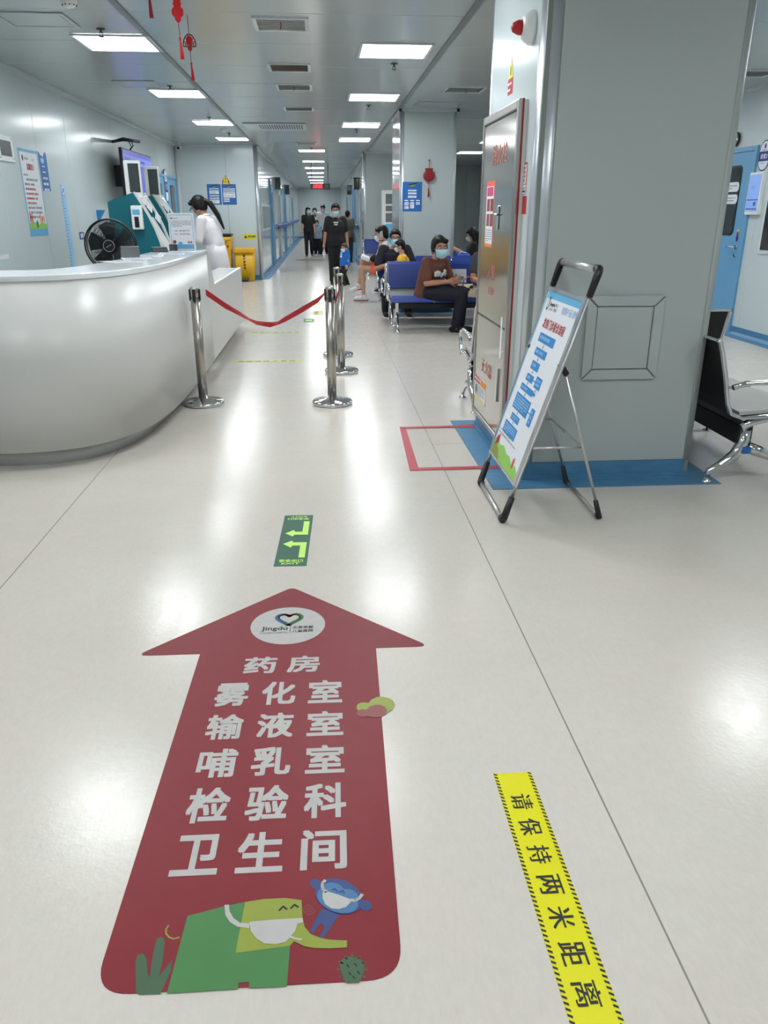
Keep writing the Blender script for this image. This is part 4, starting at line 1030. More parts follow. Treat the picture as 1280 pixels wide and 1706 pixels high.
# poster on the second column
poster(ony(669.5, 352, 12.15)+Vector((.01, -.004, 0)), .285, .40, (1, 0, 0), 'wall_poster', 'blue flow chart poster on the second column', lambda F, W_, H_: blueposter(F, W_, H_, ((.28, .68, .72, .73), (.28, .58, .72, .64), (.28, .46, .72, .53), (.1, .35, .3, .39), (.4, .35, .6, .39), (.7, .35, .9, .39), (.1, .2, .32, .31), (.4, .1, .6, .31), (.7, .23, .9, .31), (.1, .08, .32, .17))), m=M_posterblue)

# ================================================================== NEAR COLUMN: fire cabinet, signs, alarm
cx0 = 1.022; ya, yb, za, zb = 4.34, 5.27, 0.13, 1.965
t = thing('fire_cabinet', (cx0, (ya+yb)/2, 0), 'tall stainless steel fire hose cabinet on the left face of the near column', 'fire cabinet')
b = MB(); b.box(cx0+.012, 1.066, ya+.004, yb, za, zb-.004); b.build('housing', M_offwhite, t)
b = MB(); b.box(cx0+.014, cx0+.023, ya, ya+.006, za, zb); b.build('red_seal', M_redbelt, t)
b = MB()
for p, q, r_, s_ in ((ya, ya+.045, za, zb), (yb-.03, yb, za, zb), (ya+.045, yb-.03, zb-.045, zb), (ya+.045, yb-.03, za, za+.03)): b.box(cx0-.006, cx0+.014, p, q, r_, s_)
b.build('frame', M_brushed, t, .006, seg=2)
zm = 0.80
b = MB(); b.box(cx0, cx0+.012, ya+.05, yb-.035, zm+.003, zb-.05); up = b.build('upper_door', M_steel, t, .004)
b = MB(); b.box(cx0, cx0+.012, ya+.05, yb-.035, za+.035, zm-.003); lo = b.build('lower_door', M_steel, t, .004)
F = Flat((cx0-.0006, yb-.035, 0), (0, -1, 0), (0, 0, 1), .0006)
M_redsoft = mat('faded_red_letters', (196, 110, 98), .5)
for tx in (('消火栓', .27, 1.68, .67, 1.79), ('火警', .27, 1.04, .50, 1.13), ('119', .33, .95, .47, 1.0), ('灭火器', .22, .45, .54, .54)):
    F = Flat((cx0-.0006, yb-.035, 0), (0, -1, 0), (0, 0, 1), .0006); F.text(*tx, M_redsoft, 1, .01); F.build('lettering', lo if tx[0] == '灭火器' else up)

b = MB(); b.box(cx0-.008, cx0, 4.705, 4.73, 1.33, 1.46); b.box(cx0-.02, cx0-.008, 4.70, 4.76, 1.405, 1.418); b.build('handle', M_chrome, up, .003)
b = MB(); b.box(cx0-.012, cx0, 4.50, 4.53, .36, .56); b.build('handle', M_chrome, lo, .003)
b = MB(); b.box(cx0-.001, cx0, 4.47, 4.51, .62, .86); o = b.build('paper_seal', M_paper, up)
def fire(F, W_, H_):
    F.rect(0, 0, W_, H_, mat('orange_red', (226, 92, 66), .5), 1); F.rect(.015, .02, W_-.015, H_-.03, M_paper, 2); F.rect(.03, H_-.085, W_-.03, H_-.035, mat('magenta', (200, 60, 120), .5), 3)
    for j in range(2):
        for i in range(2): F.rect(.04+i*(W_*.42), H_-.17-j*.085, .04+i*(W_*.42)+W_*.34, H_-.10-j*.085, M_brownred, 3)
    F.lines(.03, .03, W_-.03, H_-.27, 6, M_grayink, 3, .35, cell=.014); F.rect(.02, .0, W_-.02, .02, M_orange, 3)
poster((cx0-.0012, 5.09, 1.225), .235, .375, (0, -1, 0), 'wall_poster', 'orange framed fire instruction sticker on the upper steel door', fire)
def fire2(F, W_, H_):
    F.rect(0, H_*.72, W_*.5, H_, M_tapered, 1); F.rect(W_*.5, H_*.72, W_, H_, M_orange, 1); F.lines(.02, H_*.78, W_-.02, H_*.94, 1, M_paper, 2, .7, cell=.05)
    F.rect(0, 0, W_, H_*.1, mat('label_yellow', (230, 205, 90), .5), 1); F.lines(.03, H_*.15, W_-.03, H_*.68, 5, M_grayink, 2, .35, cell=.02)
    F.poly(circ(.09, H_*.42, .03, .03, 12), M_grayink, 3)
poster((cx0-.0012, 5.23, .245), .38, .15, (0, -1, 0), 'wall_poster', 'white and orange extinguisher sticker on the lower steel door', fire2)
# emergency alarm light
t = thing('fire_alarm', (1.06, 4.33, 2.27), 'white fire alarm sounder with red lamp high on the near column', 'alarm')
c0 = Vector((1.065, 4.33, 2.27))
b = MB(); b.lathe([(.075, 0), (.075, -.02), (.06, -.045), (.045, -.06)], c0, 22, axis='x'); b.build('housing', M_white, t)
b = MB(); b.lathe([(.034, -.055), (.032, -.08), (.02, -.105), (.005, -.112)], c0, 18, axis='x'); b.build('lamp', M_red, t)
F = Flat((1.064, 4.84, 2.035), (0, -1, 0), (0, 0, 1), .001); F.back([(0, 0), (.12, 0), (.12, .075), (.06, .185), (0, .075)], M_red, .002)
F.poly([(.0, .08), (.12, .08), (.06, .182)], M_yellow, 1); F.poly([(.05, .095), (.07, .095), (.072, .13), (.055, .15)], M_ink, 2); F.lines(.01, .01, .11, .07, 2, M_paper, 2, .4, cell=.02)
tag(F.build('warning_sign'), 'yellow triangle and red warning sticker above the steel cabinet', 'warning sign')
F = Flat((1.064, 4.425, 1.415), (0, -1, 0), (0, 0, 1), .001); F.back([(0, 0), (.17, 0), (.17, .088), (0, .088)], M_red, .012); F.rect(.02, .012, .07, .076, M_paper, 1); F.lines(.022, .015, .068, .072, 3, M_red, 2, .4, cell=.012)
tag(F.build('alarm_label_box'), 'small red call box with white label beside the cabinet edge', 'call box')
F = Flat((1.064, 4.36, 1.515), (0, -1, 0), (0, 0, 1), .001); F.back([(0, 0), (.08, 0), (.08, .15), (0, .15)], M_red, .002); F.rect(.01, .045, .07, .14, M_paper, 1); F.lines(.02, .055, .06, .135, 4, M_red, 2, .4, cell=.012)
F.rect(0, 0, .08, .042, M_paper, 2); F.rect(.01, .022, .07, .03, M_orange, 3); F.rect(.01, .006, .07, .016, M_navy, 3)
tag(F.build('wall_label'), 'narrow red and white sticker just above the red call box', 'label')

# ================================================================== RIGHT WALL
d3 = door('door_3', 'x', XR, 9.56, 10.66, 2.16, -1, win=(.5, .24, 0))
def rw(y, z, d=.02): return Vector((XR-d, y, z))
b = MB(); b.tube([rw(9.72, 1.03, .02), rw(9.72, 1.03, .07), rw(9.86, 1.03, .075)], .011, 8); b.tube([rw(9.72, 1.03, .018), rw(9.72, 1.03, .03)], .028, 12); b.build('door_handle', M_chrome, d3)
b = MB(); b.tube([rw(9.72, .93, .018), rw(9.72, .93, .032)], .022, 12); b.build('lock', M_chrome, d3)
F = Flat((XR-.019, 9.78, 1.1), (0, -1, 0), (0, 0, 1), .001); F.poly(circ(.05, .03, .03, .04, 12), M_navy, 1); F.poly(circ(.05, .08, .025, .03, 12), M_red, 1); F.poly(circ(.05, .12, .02, .02, 12), M_yellow, 1); F.build('sticker', d3)
F = Flat((XR-.030, 10.12, 1.72), (0, -1, 0), (0, 0, 1), .001)
for z in (0, -.14): F.poly([(x+.12, y+z) for x, y in rrect(.3, .11, .05)], M_paper, 1); F.lines(.02, z-.03, .22, z+.03, 2, M_grayink, 2, .4, cell=.03)
F.build('door_label', d3)
F = Flat((XR-.004, 9.43, 2.04), (0, -1, 0), (0, 0, 1), .001); F.back(rrect(.24, .33, .115), M_navy, .012); F.poly(rrect(.215, .305, .105), M_paper, 1); F.rect(-.108, -.06, .108, .045, M_navy, 2)
F.text('诊室2', -.075, -.035, .075, .02, M_paper, 3, .02); F.poly(circ(0, .1, .02, .028, 14), M_navy, 2); F.lines(-.06, .05, .06, .068, 1, M_grayink, 2); F.lines(-.08, -.09, .08, -.075, 1, M_sky, 2)
tag(F.build('door_sign'), 'round-ended blue and white room sign on the right wall', 'sign')
t = thing('room_display', (XR-.03, 9.44, 1.63), 'white framed blue-lit information screen beside the right door', 'screen')
b = MB(); b.box(XR-.05, XR, 9.30, 9.60, 1.40, 1.865); b.build('housing', M_white, t, .012, seg=2)
F = Flat((XR-.051, 9.585, 1.42), (0, -1, 0), (0, 0, 1), .001); F.rect(.005, .02, .26, .42, M_screen2, 1); F.rect(.01, .14, .255, .15, M_navy, 2); F.rect(.01, .04, .255, .05, M_navy, 2); F.lines(.08, .26, .18, .3, 2, M_navy, 2, .3); F.poly(circ(.19, .1, .03, .025, 12), M_monkeyf, 2); F.build('screen', t)
b = MB(); b.box(XR-.02, XR, 8.0, 9.20, .98, 1.75); wn = struct(b.build('window_2', M_lighttrim))
b = MB(); b.box(XR-.024, XR-.02, 8.04, 9.16, 1.02, 1.71); b.build('pane', M_glass, wn)
t = thing('wall_hook', (XR, 10.02, 2.3), 'round black and chrome fitting above the right blue door', 'hook')
q = onx(1231, 232, XR)
b = MB(); b.tube([(XR-.02, q.y+.02+.07*cos(a), q.z+.07*sin(a)) for a in [2*pi*i/20 for i in range(20)]], .014, 6, closed=True); b.build('ring', M_black, t)
b = MB(); b.lathe([(.05, 0), (.045, -.02), (.02, -.03)], (XR, q.y+.02, q.z), 16, axis='x'); b.build('dome', M_chrome, t)

# ================================================================== STANCHIONS AND BELT
def stanchion(x, y, h, label, src=[None]):
    if src[0] is None:
        t = thing('belt_post', (x, y, 0), label, 'belt post', 'steel belt posts')
        b = MB(); b.lathe([(.155, 0), (.155, .006), (.16, .010), (.16, .024), (.152, .032), (.06, .040), (.045, .05)], (0, 0, 0), 40); b.build('base', M_chrome, t, local=True)
        b = MB(); b.lathe([(.036, .045), (.036, h-.09)], (0, 0, 0), 24); b.build('pole', M_brushed, t, local=True)
        b = MB(); b.lathe([(.034, h-.09), (.034, h-.012), (.030, h-.004), (.02, h)], (0, 0, 0), 20); b.build('head', M_brushed, t, local=True)
        for k in range(4):
            a = pi/2*k+pi/4*0; b = MB(); c, s_ = cos(a), sin(a); u = Vector((c, s_, 0)); w2 = Vector((-s_, c, 0))
            b.obox(u*.032-w2*.013+Vector((0, 0, h-.105)), u*.010, w2*.026, Vector((0, 0, .085))); b.build('belt_slot', M_black, t, .002, local=True)
        src[0] = t; return t
    o = tree_copy(src[0]); o.location = (x, y, 0); o['label'] = label; return o
P1 = (-0.975, 6.13); P2 = (0.045, 6.07); P3 = (0.15, 7.38); P4 = (0.135, 8.30)
stanchion(P1[0], P1[1], .905, 'steel belt post against the counter, left end of the red belt')
stanchion(P2[0], P2[1], .905, 'steel belt post in front of the two behind, right end of the red belt')
stanchion(P3[0], P3[1], .905, 'steel belt post just behind the front right one')
stanchion(P4[0], P4[1], .905, 'steel belt post farthest from the camera')
t = thing('barrier_belt', ((P1[0]+P2[0])/2, 6.1, .8), 'sagging red barrier belt between the counter post and the front post', 'belt')
pix = [(343, 487, 1.0), (375, 509, .95), (400, 523, .6), (415, 532, .28), (428, 538, .55), (450, 541, .8), (462, 539, .45), (475, 532, .8), (505, 515, .9), (530, 500, .75), (541, 489, .35)]
b = MB(); R = []
for i, (u, v, k) in enumerate(pix):
    y = P1[1]+(P2[1]-P1[1])*i/(len(pix)-1); p = ony(u, v, y); hw = .024*k; tw = (1-k)*.024
    R.append([p+Vector((0, tw, hw)), p+Vector((0, tw+.002, hw)), p+Vector((0, -tw+.002, -hw)), p+Vector((0, -tw, -hw))])
b.rings(R, 0, False); b.build('webbing', M_redbelt, t)
t = thing('barrier_belt', (.1, 6.7, .8), 'short red barrier belt running from the front post to the post behind', 'belt')
b = MB(); R = []
for i in range(9):
    k = i/8; p = Vector((P2[0]+(P3[0]-P2[0])*k, P2[1]+.045+(P3[1]-P2[1]-.09)*k, .835-.10*4*k*(1-k)))
    R.append([p+Vector((0, 0, .024)), p+Vector((.002, 0, .024)), p+Vector((.002, 0, -.024)), p+Vector((0, 0, -.024))])
b.rings(R, 0, False); b.build('webbing', M_redbelt, t)

# ================================================================== A-FRAME SIGN STAND
yN, yFr = 3.45, 4.03
t = thing('sign_stand', (1.0, 3.74, 0), 'folding A-frame sign stand with a white flow chart poster before the near column', 'sign stand')
bot = Vector((0.845, 0, .02)); topp = Vector((1.208, 0, 1.19)); dirn = (topp-bot).normalized()
def fr(k, y): p = bot+(topp-bot)*k; return Vector((p.x, y, p.z))
M_tube = mat('stand_tube', (200, 200, 198), .3, .8)
for y in (yN, yFr):
    b = MB(); b.tube([fr(.05, y), fr(.92, y)], .009, 10); b.build('front_leg', M_tube, t)
def corner(y, k0, k1, dy, nm='corner_grip'):
    b = MB(); p = fr(k0, y); q = fr(k1, y); b.tube([p, q-(q-p).normalized()*.015, q+Vector((0, dy*.3, 0)), q+Vector((0, dy, 0))], [.015, .018, .020, .019], 10); b.build(nm, M_black, t)
corner(yN, .10, .0, .035); corner(yFr, .10, .0, -.035); corner(yN, .90, 1.0, .04); corner(yFr, .90, 1.0, -.04)
b = MB(); b.tube([fr(1.0, yN+.03), fr(1.0, yFr-.03)], .018, 12); b.build('carry_handle', M_tube, t)
b = MB(); p = fr(.0, yN+.03); q = fr(0, yFr-.03); b.tube([p, q], .012, 10); b.build('floor_bar', M_tube, t)
piv = fr(.63, 0)
for y, nm in ((yN+.012, 0), (yFr-.012, 1)):
    yr = y
    b = MB(); foot = Vector((1.315, yr, .07)); b.tube([Vector((piv.x+.02, y, piv.z-.01)), foot], .0075, 8); b.build('rear_leg', M_tube, t)
    b = MB(); b.tube([foot+(Vector((piv.x, y, piv.z))-foot)*.05, Vector((1.33, yr, .016)), Vector((1.332, yr+(.04 if nm == 0 else -.04), .016))], [.012, .015, .013], 8); b.build('foot_grip', M_black, t)
    b = MB(); b.tube([Vector((piv.x-.005, y, piv.z+.02)), Vector((piv.x+.03, y, piv.z-.03))], .014, 8); b.build('hinge', M_black, t)
b = MB(); b.tube([Vector((1.332, yN+.05, .016)), Vector((1.332, yFr-.05, .016))], .010, 10); b.build('floor_bar', M_tube, t)
b = MB(); b.tube([Vector((1.215, yN+.012, .375)), Vector((1.215, yFr-.012, .375))], .006, 8); b.tube([Vector((1.215, 3.72, .375)), Vector((1.215, 3.78, .375))], .009, 8); b.build('cross_bar', M_tube, t)
b = MB(); b.tube([fr(.31, yN), Vector((1.215, yN+.02, .375))], .006, 8); b.tube([fr(.31, yFr), Vector((1.215, yFr-.02, .375))], .006, 8); b.build('side_brace', M_tube, t)
# poster board, facing the hall (-x) and tilted back
Up = dirn; Uu = Vector((0, -1, 0)); Nn = Uu.cross(Up)
Pb = fr(.145, yFr+.012)+Nn*.006; Wp = (yFr-yN)+.024; Hp = (fr(.895, 0)-fr(.145, 0)).length
b = MB(); b.obox(Pb-Nn*.005, Uu*Wp, Up*Hp, Nn*.005); b.build('board', M_white, t, .001)
b = MB()
for (o_, a_, c_) in ((0, Wp, .012), (Hp-.02, Wp, .02)): b.obox(Pb+Up*o_, Uu*a_, Up*c_, Nn*.008)
b.obox(Pb, Uu*.008, Up*Hp, Nn*.008); b.obox(Pb+Uu*(Wp-.03), Uu*.03, Up*Hp, Nn*.010); b.build('edge_profile', mat('clear_edge', (196, 200, 204), .15, .7), t, .001)
F = Flat(Pb+Nn*.0015, Uu, Up, .0008)
F.rect(.008, .012, Wp-.03, Hp-.02, M_sky, 1); F.rect(.03, .012, Wp-.04, Hp-.055, M_paper, 2)
def py(f_): return Hp*(1-.88*f_)
# header
F.poly(circ(.085, py(.10), .018, .034, 18), M_ink, 3); F.poly(circ(.085, py(.098), .011, .024, 16), M_paper, 4)
F.text('Jingdu', .115, py(.115), .20, py(.085), M_ink, 3, .02); F.text('京都儿童', .205, py(.105), .25, py(.085), M_ink, 3); F.text("CHILDREN'S", .115, py(.135), .19, py(.122), M_ink, 3); F.text('医院', .205, py(.135), .25, py(.115), M_ink, 3)
M_hblue = mat('header_blue', (96, 150, 210), .5)
F.text('有爱陪护', .33, py(.13), .43, py(.085), M_hblue, 3); F.text('·童心相伴', .44, py(.13), .56, py(.085), M_hblue, 3)
F.text('发热门诊看诊流程', .115, py(.245), .475, py(.185), M_red, 3, .02)
def fbox(x0, f0, x1, f1, nl):
    F.poly([(x0, py(f1)), (x1, py(f1)), (x1, py(f0)), (x0, py(f0))], M_flow, 3)
    if nl: F.lines(x0+.02, py(f1)+.008, x1-.02, py(f0)-.008, nl, M_paleblue, 4, .6, cell=.02)
def arr(x, f0, f1): F.rect(x-.003, py(f1), x+.003, py(f0), M_grayink, 3); F.poly([(x-.009, py(f1)+.012), (x+.009, py(f1)+.012), (x, py(f1))], M_grayink, 4)
fbox(.13, .275, .40, .33, 1); arr(.255, .332, .362); fbox(.15, .365, .35, .415, 1); arr(.245, .417, .443); fbox(.17, .447, .31, .50, 1); arr(.235, .502, .528)
fbox(.165, .532, .29, .578, 1); fbox(.33, .515, .43, .585, 2); F.rect(.29, py(.558), .33, py(.55), M_flow, 3); arr(.225, .58, .602); arr(.38, .587, .612)
fbox(.13, .605, .36, .645, 1); F.rect(.36, py(.632), .40, py(.612), M_flow, 3); arr(.25, .647, .67)
fbox(.11, .672, .39, .775, 5); fbox(.43, .69, .49, .80, 3); F.rect(.39, py(.735), .43, py(.728), M_flow, 3); arr(.24, .777, .797)
fbox(.15, .80, .31, .845, 2); arr(.225, .847, .865); fbox(.09, .868, .34, .945, 4)
F.lines(.05, py(.952), .5, py(.94), 1, M_grayink, 4, .5, cell=.012); F.lines(.05, py(.972), .46, py(.96), 1, M_grayink, 4, .5, cell=.012)
F.poly([(.03, .013), (Wp-.04, .013), (Wp-.04, .05), (.50, .075), (.44, .06), (.37, .085), (.30, .08), (.22, .10), (.15, .085), (.1, .10), (.03, .095)], M_pgreen, 3)
F.poly([(.03, .013), (.2, .013), (.14, .06), (.03, .075)], M_elelime, 4)
for x, z, m in ((.065, .09, M_tapered), (.09, .10, M_red), (.455, .075, mat('tulip', (228, 70, 40), .5))): F.poly(circ(x, z, .013, .03, 12), m, 5)
F.build('poster_print', t)

# ================================================================== BENCHES
def bench(loc, rz, label, group, blue=True, seats=3, sw=.565, src={}):
    """local frame: sits facing -y, left end at x=0, back at y=0"""
    key = (blue, seats)
    if key in src:
        o = tree_copy(src[key]); o.location = loc; o.rotation_euler = (0, 0, rz); tag(o, label, 'bench', group); return o
    t = thing('waiting_bench', loc, label, 'bench', group, rz); L_ = seats*sw
    prof = [(-.47, .375), (-.45, .395), (-.38, .405), (-.22, .385), (-.08, .375), (-.015, .40), (.012, .46), (.045, .60), (.085, .735), (.105, .79), (.125, .80)]
    def sheet(b, x0, x1, pr, th):
        R = []
        for x in (x0, x1):
            a = [Vector((x, p[0], p[1])) for p in pr]; c = []
            for i, p in enumerate(pr):
                q0 = pr[max(i-1, 0)]; q1 = pr[min(i+1, len(pr)-1)]; d = Vector((0, q1[0]-q0[0], q1[1]-q0[1])).normalized(); n = Vector((0, d.z, -d.y)); c.append(Vector((x, p[0], p[1]))+n*th)
            R.append(a+c[::-1])
        b.rings(R, 0, False, True)
    m_shell = M_mesh if blue else M_blackmesh
    for k in range(seats):
        x0 = k*sw+.012; x1 = (k+1)*sw-.012
        b = MB(); sheet(b, x0, x1, prof, .006); b.build('seat_shell', m_shell, t, local=True)
        if blue:
            b = MB(); sheet(b, x0+.01, x1-.01, [(p[0], p[1]+.004) for p in [(-.478, .36), (-.462, .39), (-.40, .412), (-.25, .398), (-.15, .388)]], -.028); b.build('seat_pad', M_seatblue, t, local=True)
            b = MB(); sheet(b, x0+.01, x1-.01, [(.018, .50), (.035, .57), (.06, .66), (.085, .74), (.10, .785), (.118, .802)], -.028)
            b.build('back_pad', M_seatblue, t, local=True)
            b = MB(); sheet(b, x0+.015, x1-.015, [(.030, .50), (.047, .57), (.072, .66), (.097, .74), (.112, .785)], .010); b.build('back_cover', M_seatblue, t, local=True)
        else:
            b = MB(); sheet(b, x0+.02, x1-.02, [(-.44, .40), (-.38, .408), (-.22, .388), (-.08, .38)], -.02); b.build('seat_pad', mat('beige_seat', (190, 190, 186), .5), t, local=True)
            b = MB(); b.tube([(x0, p[0]+.002, p[1]-.004) for p in prof]+[(x1, p[0]+.002, p[1]-.004) for p in prof[::-1]], .0085, 6); b.build('shell_rim', M_chrome, t, local=True)
    for k in range(seats+1):
        x = k*sw
        if blue or k in (0, seats):
            b = MB(); b.tube([(x, p[0]+.0, p[1]-.004) for p in prof], .011, 8); b.build('side_rail', M_chrome, t, local=True)
    b = MB(); b.box(.03, L_-.03, -.27, -.19, .27, .335) if blue else b.box(.02, L_-.02, -.17, -.09, .215, .325); b.build('beam', M_black, t, .006, local=True)
    for x in (.10 if blue else .03, L_-(.10 if blue else .03)):
        x_ = x if blue else x
        b = MB()
        if blue:
            b.tube([(x_, -.47, .035), (x_, -.44, .075), (x_, -.34, .165), (x_, -.25, .26)], [.013, .018, .022, .028], 8)
            b.tube([(x_, .055, .035), (x_, .02, .075), (x_, -.09, .165), (x_, -.20, .26)], [.013, .018, .022, .028], 8)
            b.prism([(x_-.02, -.30, .20), (x_-.02, -.15, .20), (x_-.02, -.10, .36), (x_-.02, -.34, .37)], (.04, 0, 0)); b.build('leg', M_chrome, t, local=True)
        else:
            b.tube([(x_, .055, .03), (x_, .045, .06), (x_, -.02, .10), (x_, -.09, .155), (x_, -.125, .22), (x_, -.13, .30)], [.015, .019, .025, .032, .034, .03], 10)
            b.tube([(x_, -.47, .03), (x_, -.455, .06), (x_, -.36, .12), (x_, -.25, .165), (x_, -.15, .20)], [.015, .019, .025, .031, .034], 10)
            b.tube([(x_, -.10, .31), (x_, -.16, .345), (x_, -.28, .365), (x_, -.40, .385)], [.026, .026, .022, .016], 8); lg = b.build('leg', M_chrome, t, local=True)
            b = MB(); b.box(x_-.037, x_-.030, -.16, -.115, .17, .21); b.build('blue_badge', M_posterblue, lg, local=True)
        for y in (-.47, .055):
            b = MB(); b.lathe([(.032, 0), (.032, .008), (.014, .016), (.012, .05)], (x_, y, 0), 14); b.build('foot_pad', M_chrome, t, local=True)
    for x in (0, L_):
        b = MB(); s_ = -1 if x == 0 else 1; xx_ = x+s_*.012
        b.tube([(xx_, .005, .545), (xx_, -.06, .565), (xx_, -.30, .575), (xx_, -.40, .555), (xx_, -.425, .50), (xx_, -.39, .42), (xx_, -.34, .385)], .016, 8); b.build('armrest', M_chrome if not blue else M_chrome, t, local=True)
    src[key] = t; return t
G_b = 'waiting benches'
bench((0.83, 10.45, 0), 0, 'blue padded steel bench facing the camera where the woman in brown sits', G_b)
bench((0.83+1.695, 10.83, 0), pi, 'blue padded bench back to back with the front one, facing away', G_b)
bench((0.80, 11.98, 0), 0, 'blue padded bench against the second column where the masked man sits', G_b)
bench((1.43, 15.30, 0), -pi/2, 'blue padded bench behind the second column where the woman phones', G_b)
bench((1.0, 19.95, 0), 0, 'blue padded bench in front of the third column, farthest on the left', G_b)
bench((2.62, 10.45, 0), 0, 'blue padded bench continuing the front row to the right behind the cabinet', G_b)
bench((2.52, 11.98, 0), 0, 'blue padded bench right of the second column', G_b)
bench((2.02, 14.2, 0), 0, 'blue padded bench behind the second column on the right', G_b)
bR = bench((2.055+.11, 3.95+1.695, 0), pi/2, 'black mesh airport-style bench with chrome arms at the right edge', 'black mesh benches', False, 2)
bR.location = (2.185, 3.965, 0)
bench((2.22, 5.74, 0), pi, 'black mesh bench standing behind the near column, facing away', 'black mesh benches', False, 2)
bench((2.80, 5.38, 0), pi, 'single black mesh seat seen from behind beyond the airport-style bench', 'black mesh benches', False, 1)
# white notice paper taped on the front bench
F = Flat(ony(740, 474, 10.50)+Vector((0, -.05, 0)), (1, 0, 0), (0, .2, 1), .001); F.back([(0, 0), (.29, 0), (.29, .2), (0, .2)], M_paper, .002); F.text('请隔位就坐', .03, .06, .26, .11, M_ink, 1, .02); F.lines(.03, .15, .15, .17, 1, M_tapered, 1)
tag(F.build('paper_sheet'), 'white paper notice taped on the front blue bench beside the woman in brown', 'paper')

# ================================================================== PEOPLE
def fused(b, voxel, smooth_it=3, keep=None):
    """one closed skin around overlapping shapes"""
    me = bpy.data.meshes.new('tmp'); me.from_pydata([tuple(v) for v in b.v], [], b.f); me.update()
    o = bpy.data.objects.new('tmp', me); COL.objects.link(o)
    r = o.modifiers.new('r', 'REMESH'); r.mode = 'VOXEL'; r.voxel_size = voxel; r.use_smooth_shade = True
    s_ = o.modifiers.new('s', 'SMOOTH'); s_.factor = 0.5; s_.iterations = smooth_it
    dg = bpy.context.evaluated_depsgraph_get(); out = bpy.data.meshes.new_from_object(o.evaluated_get(dg))
    bpy.data.objects.remove(o); bpy.data.meshes.remove(me)
    for p in out.polygons: p.use_smooth = True
    return out
def fused_obj(name, b, voxel, m, parent, it=3):
    me = fused(b, voxel, it); off = rootloc(parent)
    for v in me.vertices: v.co -= off
    me.materials.clear(); me.materials.append(m)
    o = bpy.data.objects.new(name, me); COL.objects.link(o); o.parent = parent; return o
def V3(*a): return Vector(a)
def basis(f, up=V3(0, 0, 1)):
    """matrix whose y column is the forward direction, x right"""
    f = Vector(f).normalized(); r_ = f.cross(up).normalized(); u = r_.cross(f)
    return Matrix((r_, f, u)).transposed()
def standing(h):
    k = h/1.65
    return {q: Vector(p)*k for q, p in dict(pelvis=(0, 0, .90), waist=(0, 0, 1.02), chest=(0, .0, 1.20), neck=(0, -.005, 1.385), head=(0, .015, 1.515),
        shL=(-.165, 0, 1.335), elL=(-.205, -.01, 1.06), wrL=(-.215, .05, .83), shR=(.165, 0, 1.335), elR=(.205, -.01, 1.06), wrR=(.215, .05, .83),
        hipL=(-.085, 0, .86), knL=(-.09, .015, .47), anL=(-.095, -.015, .075), hipR=(.085, 0, .86), knR=(.09, .015, .47), anR=(.095, -.015, .075)).items()}
def seated(h, seat=.42):
    k = h/1.65; d = dict(pelvis=(0, 0, .10), waist=(0, .0, .20), chest=(0, .015, .37), neck=(0, .02, .545), head=(0, .04, .67),
        shL=(-.165, .01, .50), elL=(-.215, .07, .245), wrL=(-.13, .28, .22), shR=(.165, .01, .50), elR=(.215, .07, .245), wrR=(.13, .28, .22),
        hipL=(-.09, .02, .075), knL=(-.11, .42, .085), hipR=(.09, .02, .075), knR=(.11, .42, .085))
    d = {q: Vector(p)*k+V3(0, 0, seat) for q, p in d.items()}
    d['anL'] = V3(-.11*k, .40*k, .075*k); d['anR'] = V3(.11*k, .40*k, .075*k); return d

